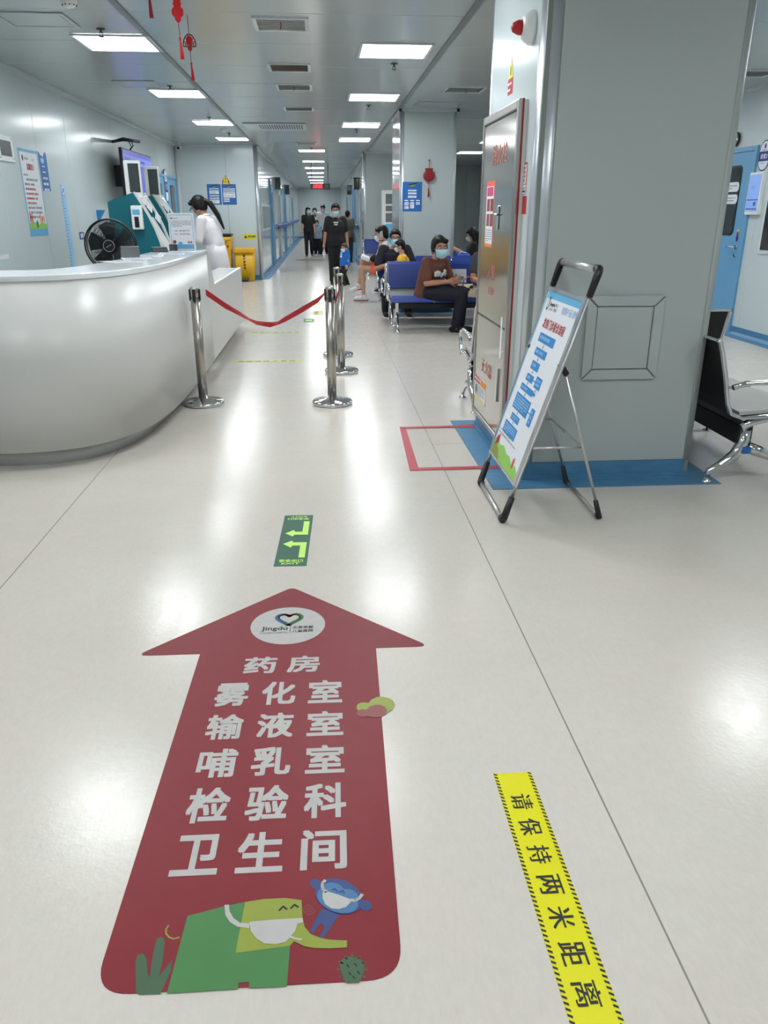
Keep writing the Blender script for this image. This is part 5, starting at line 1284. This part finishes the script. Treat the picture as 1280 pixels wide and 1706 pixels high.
def person(label, loc, yaw, J, h=1.65, build=1.0, face=None, torso=None, skin='a', top=None, sleeve=.6, bottom=None, leglen=1.0, shoe=None, hair='short', hairmat=None, mask='blue',
           skirt=None, voxel=.009, head_k=1.0, toe=None, grip=.5, glasses=False, fingers=True, collar=None, group='people in the hall'):
    k = h/1.65*build; kl = h/1.65
    Rz = Matrix.Rotation(yaw, 3, 'Z'); loc = Vector(loc)
    root = thing('person', loc, label, 'person', None)
    G = {q: loc+Rz @ Vector(p) for q, p in J.items()}
    tf = Rz @ Vector(torso if torso else (0, 1, 0)); hf = (Rz @ Vector(face if face else (0, 1, -.05))).normalized()
    sk = SKIN[skin]
    # ---------------- body: one continuous surface
    b = MB()
    def limb(B, a, c, r0, r1, ex=0.0): B.cone(G[a], r0*k+ex, G[c], r1*k+ex, 12)
    up = (G['neck']-G['pelvis']).normalized(); rt = (G['shR']-G['shL']).normalized(); fd = up.cross(rt).normalized()
    if fd.dot(tf) < 0: fd = -fd
    def torso_loft(B, ex=0.0, hem=0.0, flare=0.0, secs=None):
        n = 20; R = []
        P = [(G['pelvis']-up*(.06+hem)*k, .150+flare, .105+flare*.7), (G['pelvis'], .160+flare*.6, .115+flare*.4), (G['waist'], .140, .105), (G['chest'], .158, .115), (G['chest']*.45+G['neck']*.55, .150, .100), (G['neck']-up*.055*k, .115, .075), (G['neck']-up*.012*k, .062, .058)]
        for c, rx, ry in P: R.append([c+rt*cos(2*pi*j/n)*(rx*k+ex)+fd*sin(2*pi*j/n)*(ry*k+ex) for j in range(n)])
        B.rings(R, 0, True)
    torso_loft(b)
    hm = G['head']; hk = kl*head_k*1.02; HB = basis(hf)
    hp = lambda x, y, z: hm+HB @ (Vector((x, y, z))*hk)
    b.cone(G['neck']-up*.03*k, .058*k, hp(0, -.012, -.06), .050*hk, 12)
    b.ell(hp(0, -.008, .02), (.074*hk, .093*hk, .090*hk), HB, 18, 12)
    b.ell(hp(0, .022, -.045), (.056*hk, .066*hk, .068*hk), HB, 16, 10)
    b.ell(hp(0, .045, -.085), (.028*hk, .032*hk, .022*hk), HB, 10, 7)
    b.cone(hp(0, .083, .012), .007*hk, hp(0, .103, -.022), .0125*hk, 8)
    for s_ in (-1, 1):
        b.ell(hp(.074*s_, -.005, -.008), (.010*hk, .018*hk, .031*hk), HB, 8, 6)
        b.ell(hp(.012*s_, .09, -.026), (.009*hk, .010*hk, .007*hk), HB, 8, 5)
        b.cone(hp(.016*s_, .080, .026), .010*hk, hp(.045*s_, .070, .028), .010*hk, 8)     # brow ridge
    b.cone(hp(-.018, .083, -.052), .008*hk, hp(.018, .083, -.052), .008*hk, 8)               # lips
    for S in 'LR':
        s_ = -1 if S == 'L' else 1
        b.cone(G['neck']-up*.04*k+rt*s_*.03*k, .05*k, G['sh'+S], .052*k, 10)
        limb(b, 'sh'+S, 'el'+S, .052, .038); limb(b, 'el'+S, 'wr'+S, .039, .026)
        limb(b, 'hip'+S, 'kn'+S, .085, .056); limb(b, 'kn'+S, 'an'+S, .053, .034)
        mid = (G['kn'+S]*.68+G['an'+S]*.32); back = -(fd if abs((G['kn'+S]-G['an'+S]).normalized().dot(fd)) < .8 else V3(0, 0, 1))
        b.ell(mid+back*.012*k, (.048*k, .048*k, .10*k), basis(fd, (G['kn'+S]-G['an'+S]).normalized()), 10, 7)
        # hand
        fa_ = (G['wr'+S]-G['el'+S]).normalized()
        hd = J.get('hd'+S); hd = (Rz @ Vector(hd)).normalized() if hd else fa_
        pn = J.get('pn'+S); pn = (Rz @ Vector(pn)) if pn else (-rt*s_*1.0+fd*.1)
        pn = (pn-hd*pn.dot(hd)); pn = pn.normalized() if pn.length > .05 else hd.orthogonal().normalized()
        sd = hd.cross(pn).normalized()
        th = fd+V3(0, 0, .4)
        if sd.dot(th) < 0: sd = -sd                         # the thumb side
        w0 = G['wr'+S]; K = k*1.0
        b.cone(w0, .026*K, w0+hd*.035*K, .028*K, 10)
        for q_ in range(4): b.cone(w0+hd*.012*K+sd*(.021-.014*q_)*K, .016*K, w0+hd*.085*K+sd*(.029-.0195*q_)*K, .0125*K, 8)
        for q_, (ln) in enumerate((.068, .076, .070, .054)):
            p0 = w0+hd*.085*K+sd*(.031-.0205*q_)*K; cu = grip if not isinstance(grip, dict) else grip[S]
            d1 = (hd*cos(cu*.5)+pn*sin(cu*.5)); p1 = p0+(d1+sd*(.09-.06*q_))*ln*.42*K
            d2 = (hd*cos(cu*1.3)+pn*sin(cu*1.3)); p2 = p1+d2*ln*.34*K
            d3_ = (hd*cos(cu*1.9)+pn*sin(cu*1.9)); p3 = p2+d3_*ln*.26*K
            b.cone(p0, .0095*K, p1, .0088*K, 8); b.cone(p1, .0088*K, p2, .008*K, 8); b.cone(p2, .008*K, p3, .0072*K, 8)
        t0 = w0+hd*.022*K+sd*.024*K; t1 = t0+(sd*.8+hd*.55+pn*.3).normalized()*.036*K; t2 = t1+(sd*.35+hd*.85+pn*.45).normalized()*.034*K
        b.cone(t0, .014*K, t1, .011*K, 8); b.cone(t1, .011*K, t2, .009*K, 8)
        # foot
        td = (Rz @ Vector((toe or {}).get(S, (0, 1, 0)))).normalized(); a_ = G['an'+S]
        fb = V3(a_.x, a_.y, a_.z-.045*k) if abs(td.z) < .4 else a_-V3(0, 0, .03*k)
        b.cone(a_, .034*k, fb+td*.02*k, .034*k, 10); b.cone(fb-td*.045*k, .030*k, fb+td*.13*k-V3(0, 0, .006*k), .026*k, 10); b.cone(fb+td*.06*k, .034*k, fb+td*.13*k-V3(0, 0, .004*k), .030*k, 10)
    body = fused_obj('body', b, voxel, sk, root, 3)
    # ---------------- clothes
    if top:
        b = MB(); torso_loft(b, .016, .0+.03, .012)
        for S in 'LR':
            s_ = -1 if S == 'L' else 1; sl = sleeve[S] if isinstance(sleeve, dict) else sleeve
            b.cone(G['neck']-up*.055*k+rt*s_*.035*k, .052*k, G['sh'+S], .066*k, 12)
            if sl <= 1: b.cone(G['sh'+S], .067*k, G['sh'+S].lerp(G['el'+S], sl), .062*k, 14)
            else:
                b.cone(G['sh'+S], .066*k, G['el'+S], .056*k, 14); b.cone(G['el'+S], .056*k, G['el'+S].lerp(G['wr'+S], min(sl-1, .97)), .042*k, 12)
        fused_obj('shirt', b, voxel*1.15, top, root, 4)
    if collar:
        b = MB(); n = 18; c = G['neck']-up*.012*k
        b.tube([c+rt*cos(2*pi*j/n)*.068*k+fd*sin(2*pi*j/n)*.062*k+up*(.012 if sin(2*pi*j/n) < 0 else -.018)*k for j in range(n)], .013*k, 6, closed=True, flat=(1, 1.6)); b.build('collar', collar, root)
    if bottom:
        b = MB(); n = 18; R = []
        for c, rx, ry in ((G['waist']-up*.03*k, .148, .112), (G['pelvis'], .172, .128), (G['pelvis']-up*.07*k, .170, .125)): R.append([c+rt*cos(2*pi*j/n)*rx*k+fd*sin(2*pi*j/n)*ry*k for j in range(n)])
        b.rings(R, 0, True)
        for S in 'LR':
            if leglen > .5: b.cone(G['hip'+S], .100*k, G['kn'+S], .074*k, 14)
            else: b.cone(G['hip'+S], .100*k, G['hip'+S].lerp(G['kn'+S], leglen*1.3), .088*k, 14)
            if leglen > .5: b.cone(G['kn'+S], .074*k, G['kn'+S].lerp(G['an'+S], min(1, (leglen-.5)*2)*.97), .058*k, 14)
        fused_obj('trousers', b, voxel*1.15, bottom, root, 4)
    if skirt:
        m_, zh, rr_ = skirt; b = MB(); n = 22; R = []
        for z, rx, ry in ((G['waist'].z, .152, .118), (G['pelvis'].z, .185, .15), (zh, rr_, rr_*.8)):
            c = G['pelvis']+V3(0, 0, z-G['pelvis'].z); R.append([c+V3(rt.x, rt.y, 0).normalized()*cos(2*pi*j/n)*rx*k*(1+.04*cos(5*2*pi*j/n))+V3(fd.x, fd.y, 0).normalized()*sin(2*pi*j/n)*ry*k for j in range(n)])
        b.rings(R, 0, True); b.build('coat_skirt', m_, root)
    for S in 'LR':
        if shoe is None: break
        td = (Rz @ Vector((toe or {}).get(S, (0, 1, 0)))).normalized(); a_ = G['an'+S]
        fb = V3(a_.x, a_.y, a_.z-.045*k) if abs(td.z) < .4 else a_-V3(0, 0, .03*k)
        b = MB(); low = shoe[1] == 'flat'
        b.cone(fb-td*.05*k-V3(0, 0, .002), .036*k, fb+td*.14*k-V3(0, 0, .008*k), .032*k, 12); b.cone(fb+td*.05*k, .040*k, fb+td*.13*k-V3(0, 0, .004*k), .037*k, 12)
        if not low: b.cone(fb-td*.03*k, .042*k, a_-V3(0, 0, .002), .042*k, 12)
        so = fused_obj('shoe', b, voxel*1.1, shoe[0], root, 2)
        if len(shoe) > 2:
            b = MB(); q_ = fb-V3(0, 0, .030*k); b.cone(q_-td*.05*k, .034*k, q_+td*.145*k, .034*k, 10)
            for i_ in range(len(b.v)): b.v[i_].z = max(min(b.v[i_].z, q_.z+.008*k), q_.z-.012*k)
            b.build('sole', shoe[2], so)
    # ---------------- head details
    hmat = hairmat or M_hair
    b = MB()
    b.ell(hp(0, -.020, .036), (.084*hk, .096*hk, .094*hk), HB, 18, 12)
    b.ell(hp(0, -.045, -.01), (.072*hk, .062*hk, .075*hk), HB, 14, 10)
    b.ell(hp(0, .045, .083), (.058*hk, .040*hk, .030*hk), HB, 12, 8)
    if hair in ('bob', 'long', 'pony'):
        for s_ in (-1, 1): b.ell(hp(.068*s_, -.012, .012), (.022*hk, .05*hk, .06*hk), HB, 10, 8)
        b.ell(hp(-.03, .062, .075), (.045*hk, .028*hk, .026*hk), HB, 10, 7)
    if hair == 'bob': b.ell(hp(0, -.055, -.035), (.070*hk, .045*hk, .055*hk), HB, 12, 8)
    if hair == 'long':
        for s_ in (-1, 1): b.cone(hp(.066*s_, -.02, .0), .034*hk, hp(.075*s_, .0, -.22), .032*hk, 10)
        b.cone(hp(0, -.06, 0), .075*hk, hp(0, -.075, -.26), .06*hk, 12)
    if hair == 'pony':
        b.cone(hp(0, -.095, .035), .026*hk, hp(0, -.15, -.04), .034*hk, 10); b.cone(hp(0, -.15, -.04), .034*hk, hp(0, -.165, -.20), .030*hk, 10); b.cone(hp(0, -.165, -.20), .03*hk, hp(0, -.15, -.36), .012*hk, 10)
    fused_obj('hair', b, max(voxel*.8, .006), hmat, root, 2)
    if hair == 'pony':
        b = MB(); b.tube([hp(.03*cos(a), -.098, .035+.03*sin(a)) for a in [2*pi*i/14 for i in range(14)]], .009*hk, 6, closed=True); b.build('hair_tie', M_maskw, root)
    for s_ in (-1, 1):
        b = MB(); b.ell(hp(.031*s_, .0805, .008), (.0145*hk, .006*hk, .0062*hk), HB, 10, 6, 0); b.ell(hp(.031*s_, .0855, .008), (.0065*hk, .003*hk, .0058*hk), HB, 8, 5, 1)
        b.build('eye', [M_maskw, M_ink], root)
        b = MB(); b.tube([hp(.016*s_, .092, .030), hp(.032*s_, .088, .035), hp(.05*s_, .074, .030)], .0035*hk, 5); b.build('eyebrow', M_hair, root)
    if glasses:
        b = MB()
        for s_ in (-1, 1):
            b.tube([hp(.032*s_+.026*cos(a), .100, .006+.019*sin(a)) for a in [2*pi*i/16 for i in range(16)]], .0026*hk, 5, closed=True); b.tube([hp(.058*s_, .098, .010), hp(.078*s_, .0, .008)], .0022*hk, 5)
        b.tube([hp(-.006, .101, .010), hp(.006, .101, .010)], .0024*hk, 5); b.build('glasses', mat('glasses_brown', (70, 44, 40), .4), root)
    if mask:
        b = MB(); rows = [(.0, -.008, 1.0), (.3, -.026, 1.10), (.6, -.055, 1.08), (.85, -.08, .98), (1, -.098, .82)]; n = 13; R = []
        for f_, z, s_ in rows:
            ring = []
            for i in range(n):
                a = radians(-68+136*i/(n-1)); bulge = .012*cos(a)**2*sin(pi*min(f_+.15, 1))
                ring.append(hp(.077*sin(a)*(1-.25*f_), (.096*s_*cos(a)**.7 if cos(a) > 0 else 0)+.010+bulge-.004, z+.006*cos(a)*(1-f_)+.02*f_*(abs(sin(a))**2)))
            R.append(ring)
        vs = [p for r_ in R for p in r_]; fs = []
        for i in range(len(R)-1):
            for j in range(n-1): fs.append((i*n+j, i*n+j+1, (i+1)*n+j+1, (i+1)*n+j))
        inner = [p-(p-hm).normalized()*.003 for p in vs]; N0 = len(vs)
        fs2 = fs+[tuple(N0+x for x in f_[::-1]) for f_ in fs]
        b.add(vs+inner, fs2, 0, True)
        mo = b.build('face_mask', M_mask if mask == 'blue' else M_maskw, root)
        b = MB()
        for s_ in (-1, 1): b.tube([hp(.070*s_, .045, -.010), hp(.080*s_, .0, .0), hp(.079*s_, -.022, -.005), hp(.076*s_, -.01, -.04), hp(.062*s_, .045, -.078)], .0018*hk, 4)
        b.build('ear_loop', M_maskw, mo)
    return root, G, (rt, up, fd), hp
M_brown = mat('brown_tshirt', (98, 56, 44), .8); M_navyc = mat('dark_navy_cloth', (12, 14, 30), .8); M_blackc = mat('black_cloth', (20, 20, 22), .8)
M_coat = mat('white_coat', (226, 222, 226), .7); M_whitec = mat('white_cloth', (214, 216, 218), .8); M_bluet = mat('blue_tshirt', (18, 104, 190), .8)
M_orangec = mat('orange_cloth', (236, 112, 82), .8); M_greyc = mat('grey_cloth', (110, 108, 104), .8); M_yelc = mat('yellow_cloth', (226, 180, 44), .8)
M_hood = mat('grey_blue_cloth', (142, 156, 178), .8); M_jean = mat('grey_jeans', (96, 112, 128), .8); M_tealc = mat('dark_teal_cloth', (20, 48, 54), .8)
M_flat = (M_blackc, 'flat')
def px(o, u, v, axis='y'):
    return ony(u, v, o)

# woman in brown, sitting sideways on the front bench
J = seated(1.60, .40)
J.update(hipL=V3(-.085, .03, .475), hipR=V3(.085, .03, .475), knL=V3(-.03, .45, .49), knR=V3(.08, .47, .475), anL=V3(.0, .44, .085), anR=V3(.075, .40, .085),
         waist=V3(0, .0, .60), chest=V3(0, .05, .755), neck=V3(0, .115, .90), head=V3(.015, .15, 1.015), shL=V3(-.14, .17, .85), shR=V3(.15, .02, .85),
         elR=V3(.20, .04, .60), wrR=V3(.10, .31, .625), elL=V3(-.15, .26, .62), wrL=V3(.0, .37, .64))
r_, Gb, fr_, hpb = person('woman in brown T-shirt and navy trousers seated sideways on the front blue bench', (1.32, 10.13, 0), radians(-112), J, 1.60, 1.06,
       face=(.8, .6, -.08), skin='a', top=M_brown, sleeve=.72, bottom=M_navyc, shoe=M_flat, hair='bob', mask='blue', voxel=.007, head_k=1.2, grip=.9)
rt_, up_, fd_ = fr_
F = Flat(Gb['chest']+fd_*.150+up_*(-.005), rt_, up_, .001)
for a, c in (((-.09, -.03), (-.05, .05)), ((-.08, .04), (-.02, -.04)), ((-.10, 0), (-.03, .0)), ((-.01, -.03), (.02, .02)), ((.02, .03), (.045, -.03)), ((.045, -.03), (.07, .04)), ((.07, .04), (.09, -.03)), ((.09, -.02), (.11, .03))):
    d = (Vector(c)-Vector(a)); n = Vector((-d.y, d.x)).normalized()*.009
    F.mb.prism([F.P(*(Vector(q)+n*s_))-F.N*.02 for q, s_ in ((a, -1), (c, -1), (c, 1), (a, 1))], F.N*.02, F.mi(M_whitec))
F.build('shirt_print', r_)
# handbag and toy beside her
hb = ony(776, 488, 10.05); t = thing('handbag', (hb.x, 10.05, .41), 'cream patterned handbag with brown handles in the lap of the woman in brown', 'bag')
M_bag = mat('bag_pattern', (206, 196, 168), .6, 0, .5, 40)
b = MB(); R = []
for z, k in ((.415, 1), (.47, 1.05), (.54, .95), (.58, .75)): R.append([Vector((hb.x+p[0], 10.05+p[1], z)) for p in rrect(.27*k, .13*k, .05*k, 4)])
b.rings(R, 0, True); b.build('bag_body', M_bag, t)
for i, (dx, dz) in enumerate(((-.08, .47), (.02, .52), (.09, .46), (-.03, .45), (.06, .55))):
    b = MB(); b.ell((hb.x+dx, 9.985+.0, dz), (.026, .008, .022), None, 8, 5); b.build('pattern_patch', [mat('patch_orange', (188, 104, 44), .6), M_ink, mat('patch_cream', (224, 216, 196), .6)][i % 3], t)
b = MB(); b.tube([(hb.x-.05+.0, 9.99, .56), (hb.x-.04, 9.98, .64), (hb.x+.02, 9.98, .68), (hb.x+.07, 9.98, .64), (hb.x+.09, 9.99, .56)], .008, 6); b.build('handle', mat('handle_brown', (150, 84, 60), .6), t)
q = ony(790, 489, 10.0); t = thing('plush_toy', (q.x, 10.0, .41), 'cream plush toy lying beside the patterned handbag', 'toy')
b = MB(); b.ell((q.x, 10.0, .46), (.075, .05, .05)); b.ell((q.x+.06, 10.0, .51), (.045, .04, .045)); b.ell((q.x+.04, 9.97, .55), (.018, .015, .02)); b.ell((q.x-.08, 9.98, .44), (.035, .03, .028))
fused_obj('body', b, .008, mat('plush_cream', (216, 200, 176), .9, bump=.3, bscale=80), t, 2)

# person in grey, mostly hidden behind the cabinet
J = seated(1.65, .40); J.update(anL=V3(-.10, .33, .085), anR=V3(.14, .33, .085), wrL=V3(-.1, .30, .60), elL=V3(-.22, .07, .62), wrR=V3(.1, .3, .6))
person('seated person in dark shirt and grey trousers mostly hidden behind the steel cabinet', (2.10, 10.10, 0), pi, J, 1.65, 1.0, skin='a', top=mat('dark_olive_cloth', (62, 60, 62), .8), sleeve=.6, bottom=M_greyc, shoe=(M_whitec, 'high', M_sole), hair='short', mask='white', voxel=.009)

# masked man holding the child
J = seated(1.72, .40); J.update(knL=V3(-.16, .40, .50), knR=V3(.16, .40, .50), anL=V3(-.17, .36, .085), anR=V3(.16, .36, .085), elR=V3(.27, .10, .66), wrR=V3(.02, .30, .75), elL=V3(-.27, .10, .70), wrL=V3(-.08, .32, .70),
                              head=V3(0, .07, 1.075), neck=V3(0, .035, .945), hdR=(-1, .15, .15))
person('man with glasses and pale blue mask in dark navy T-shirt holding a child', (1.06, 11.93, 0), pi, J, 1.70, 1.05, face=(.05, 1, -.05), skin='a', top=M_navyc, sleeve=.75, bottom=M_blackc, shoe=(M_blackc, 'high', M_sole), hair='short', mask='blue', glasses=True, voxel=.008)
# child in yellow on his lap
J = seated(.98, .52); J.update(knL=V3(-.06, .24, .56), knR=V3(.07, .24, .56), anL=V3(-.06, .30, .40), anR=V3(.07, .31, .38), head=V3(0, .05, .975), neck=V3(0, .015, .865), shL=V3(-.1, 0, .83), shR=V3(.1, 0, .83), chest=V3(0, 0, .76), waist=V3(0, 0, .66))
person('small child in yellow top with white mask on the lap of the masked man', (1.16, 11.66, 0), radians(90), J, .98, 1.15, face=(.1, 1, -.25), skin='b', top=M_yelc, sleeve=.9, bottom=M_jean, shoe=(M_blackc, 'high', M_sole), hair='short', mask='white', voxel=.007, head_k=1.22)
# phoning woman
J = seated(1.62, .42); J.update(knL=V3(-.09, .44, .55), anL=V3(-.09, .42, .10), knR=V3(.05, .42, .66), anR=V3(.0, .50, .27), head=V3(0, .10, 1.09), neck=V3(0, .05, .965), chest=V3(0, .02, .80), shL=V3(-.16, .05, .92), shR=V3(.16, .05, .92),
    elL=V3(-.20, .15, .78), wrL=V3(-.10, .12, 1.0), elR=V3(.19, .15, .70), wrR=V3(.08, .34, .70), hdL=(.3, -.1, 1), pnL=(1, 0, 0))
r_, Gp, _, hpp = person('woman in white shirt and orange shorts with crossed legs phoning beside the second column', (1.10, 13.75, 0), radians(90), J, 1.62, 1.0, face=(0, 1, -.25), skin='b', top=M_whitec, sleeve=1.3, bottom=M_orangec, leglen=.42, shoe=(M_whitec, 'high', mat('sole_red', (170, 60, 60), .5)),
       hair='bob', mask='white', voxel=.008, head_k=1.12, toe={'R': (0, .9, -.3), 'L': (0, 1, 0)}, collar=M_whitec, grip=.9)
hq = hpp(-.085, .01, -.01); t = thing('mobile_phone', hq, 'light mobile phone held to the ear of the phoning woman', 'phone')
b = MB(); b.obox(hq-V3(.02, .012, .05), (.045, 0, .02), (0, .008, 0), (-.015, 0, .10)); b.build('body', M_alu, t, .002)
b = MB(); w0 = Gp['wrL']; b.tube([w0+V3(.031*cos(a), .031*sin(a), -.01) for a in [2*pi*i/14 for i in range(14)]], .01, 6, closed=True); wt = b.build('wristwatch', M_black, r_)
q = V3(.72, 13.70, .73); t = thing('paper_booklet', q, 'white booklet on the knee of the phoning woman', 'booklet')
b = MB(); b.obox(q-V3(.07, .05, .03), (.12, 0, -.05), (0, .15, .03), (.02, 0, .05)); b.build('pages', M_paper, t, .002)
q = V3(.90, 13.66, .70); t = thing('shoulder_bag', q, 'small navy bag on the lap of the phoning woman', 'bag')
b = MB(); b.ell(q, (.11, .07, .065)); b.build('bag_body', M_navyc, t)
b = MB(); b.tube([q+V3(-.08, 0, .03), q+V3(0, -.05, .11), q+V3(.08, 0, .03)], .007, 6); b.build('handle', M_navyc, t)
# woman far right looking at a phone
J = seated(1.6, .42); J.update(wrR=V3(.05, .36, .86), wrL=V3(-.05, .36, .86), elR=V3(.2, .12, .72), elL=V3(-.2, .12, .72))
person('woman with black hair looking at a phone far right behind the steel cabinet', (2.62, 14.0, 0), radians(80), J, 1.6, 1.0, face=(0, 1, -.4), skin='b', top=M_blackc, sleeve=.6, bottom=M_blackc, shoe=(M_whitec, 'high', M_sole), hair='long', mask='white', voxel=.009)
t = thing('mobile_phone', (2.22, 14.0, .93), 'dark mobile phone held by the woman far right', 'phone')
b = MB(); b.obox(V3(2.22, 14.0, .87), (.03, 0, .12), (0, .07, 0), (.008, 0, -.003)); b.build('body', M_dark, t, .002)
t = thing('shoulder_bag', (2.2, 12.35, .8), 'blue and white striped bag behind the blue benches on the right', 'bag')
q = ony(770, 426, 12.3); b = MB(); b.ell(q, (.13, .07, .06)); b.build('bag_body', mat('striped_bag', (60, 90, 170), .7, 0, .5, 30), t)
b = MB(); b.tube([q+V3(-.09, -.06, -.02), q+V3(-.03, -.06, .06), q+V3(.05, -.06, .05)], .008, 6); b.build('strap', M_whitec, t)

# nurse behind the counter
J = standing(1.66); s_ = 1.0
J.update(head=V3(0, .20, 1.50), neck=V3(0, .12, 1.385), chest=V3(0, .06, 1.21), shL=V3(-.16, .10, 1.33), shR=V3(.16, .10, 1.33), elL=V3(-.22, .13, 1.08), wrL=V3(-.12, .34, 1.03), elR=V3(.22, .13, 1.08), wrR=V3(.12, .34, 1.03))
person('nurse in white coat with long ponytail leaning behind the reception counter', (-1.46, 11.28, 0), radians(72), J, 1.66, 1.02, face=(.0, 1, -.55), skin='b', top=M_coat, sleeve=1.9, bottom=M_whitec, skirt=(M_coat, .50, .24), shoe=(M_whitec, 'flat'), hair='pony', mask='white', voxel=.009, head_k=1.1, collar=M_coat, glasses=True)

# woman in black T-shirt and her toddler
J = standing(1.60); J.update(elL=V3(-.215, -.02, 1.04), wrL=V3(-.235, .04, .80), elR=V3(.215, -.01, 1.04), wrR=V3(.255, .06, .80))
r_, G_, fr_, _h = person('woman in black T-shirt and trousers standing in the hall with a pale mask', (.29, 17.25, 0), pi, J, 1.62, 1.14, face=(.08, 1, -.12), skin='a', top=M_blackc, sleeve=.75, bottom=M_blackc, shoe=(M_blackc, 'high'), hair='short', mask='blue', voxel=.010, head_k=1.15)
F = Flat(G_['chest']+fr_[2]*.175+V3(-.05, 0, .03), (1, 0, 0), (0, 0, 1), .001); F.mb.prism([F.P(*q)-F.N*.02 for q in ((0, .03), (.1, .03), (.1, .055), (0, .055))], F.N*.02, F.mi(M_whitec)); F.mb.prism([F.P(*q)-F.N*.02 for q in ((.015, -.01), (.085, -.01), (.085, .015), (.015, .015))], F.N*.02, F.mi(M_whitec)); F.build('shirt_print', r_)
J = standing(.84); kk = .84/1.65
J.update(head=V3(0, .01, .745), neck=V3(0, 0, .66), anL=V3(-.05, .09, .045), knL=V3(-.05, .09, .22), anR=V3(.06, -.10, .05), knR=V3(.06, -.01, .22), wrR=V3(.15, -.02, .42), elR=V3(.14, -.03, .53))
r_, G_, fr_, _h = person('toddler in blue T-shirt and black trousers walking beside the woman in black', (.46, 16.9, 0), radians(125), J, .86, 1.4, face=(-.25, 1, -.15), skin='b', top=M_bluet, sleeve=.9, bottom=M_blackc, shoe=(M_blackc, 'high', M_sole), hair='short', hairmat=M_haircut, mask='white', voxel=.009, head_k=1.5)
F = Flat(G_['chest']+fr_[2]*.085, fr_[0], V3(0, 0, 1), .001); F.mb.prism([F.P(x, y)-F.N*.02 for x, y in ((-.03, -.05), (.035, -.05), (.03, -.02), (.0, -.01), (.01, .03), (-.015, .06), (-.02, 0))], F.N*.02, F.mi(M_whitec)); F.build('shirt_print', r_)

# corridor group
J = standing(1.62); J.update(anL=V3(-.09, -.10, .10), knL=V3(-.09, .06, .48), anR=V3(.09, .14, .075))
person('woman with long black hair in black clothes walking on the left of the corridor', (-.47, 28.9, 0), pi, J, 1.62, 1.02, skin='b', face=(-.5, 1, 0), top=M_blackc, sleeve=.7, bottom=M_blackc, shoe=(M_blackc, 'high'), hair='long', mask='blue', voxel=.012)
J = standing(1.62); J.update(elL=V3(-.2, .08, 1.08), wrL=V3(.02, .24, 1.08), elR=V3(.2, .08, 1.08), wrR=V3(-.02, .24, 1.15))
person('woman in white top carrying a baby in the corridor', (-.26, 31.5, 0), pi, J, 1.62, 1.0, skin='b', top=M_whitec, sleeve=.7, bottom=M_navyc, shoe=(M_whitec, 'high'), hair='bob', mask='blue', voxel=.012)
J = seated(.62, 1.05); J.update(anL=V3(-.05, .12, .95), anR=V3(.05, .12, .95), knL=V3(-.05, .12, 1.06), knR=V3(.05, .12, 1.06))
person('baby in yellow clothes carried in the arms of the corridor woman', (-.20, 31.20, 0), radians(60), J, .62, 1.3, skin='b', top=M_yelc, sleeve=1.5, bottom=M_yelc, shoe=None, hair='short', mask=None, voxel=.012, head_k=1.3)
person('tall man with black hair in white shirt in the corridor', (.05, 30.4, 0), pi, standing(1.72), 1.72, 1.05, face=(.3, 1, -.3), skin='b', top=M_whitec, sleeve=.8, bottom=M_navyc, shoe=(M_blackc, 'high'), hair='short', mask='white', voxel=.012)
J = standing(1.18)
person('child in grey-blue hooded top and dark trousers walking in the corridor', (-.18, 29.2, 0), pi, J, 1.18, 1.15, skin='b', top=M_hood, sleeve=1.9, bottom=M_navyc, shoe=(M_whitec, 'high'), hair='short', mask='blue', voxel=.012, head_k=1.2)
person('person in dark shirt with back turned behind the woman in black', (.42, 27.5, 0), 0, standing(1.50), 1.50, 1.05, skin='b', top=M_blackc, sleeve=.8, bottom=M_blackc, shoe=(M_blackc, 'high'), hair='short', mask=None, voxel=.012)
J = standing(1.50); J.update(wrR=V3(.1, .25, .95), wrL=V3(-.1, .25, .95))
person('person in olive grey shirt standing at the right corridor wall', (.78, 25.0, 0), radians(-20), J, 1.50, 1.1, skin='a', top=mat('olive_cloth', (88, 86, 76), .8), sleeve=.8, bottom=M_tealc, shoe=(M_blackc, 'high'), hair='short', mask=None, voxel=.012)
t = thing('tote_bag', (.93, 25.25, .7), 'tan bag hanging beside the person in olive grey', 'bag')
b = MB(); b.prism([(.83, 25.21, .58), (1.03, 25.21, .58), (1.0, 25.21, .86), (.86, 25.21, .86)], (0, .08, 0)); b.build('bag_body', mat('bag_tan', (176, 132, 96), .7), t, .01)
b = MB(); b.tube([(.88, 25.25, .85), (.90, 25.25, .93), (.96, 25.25, .93), (.98, 25.25, .85)], .008, 6); b.build('handle', mat('handle_brown', (150, 84, 60), .6), t)
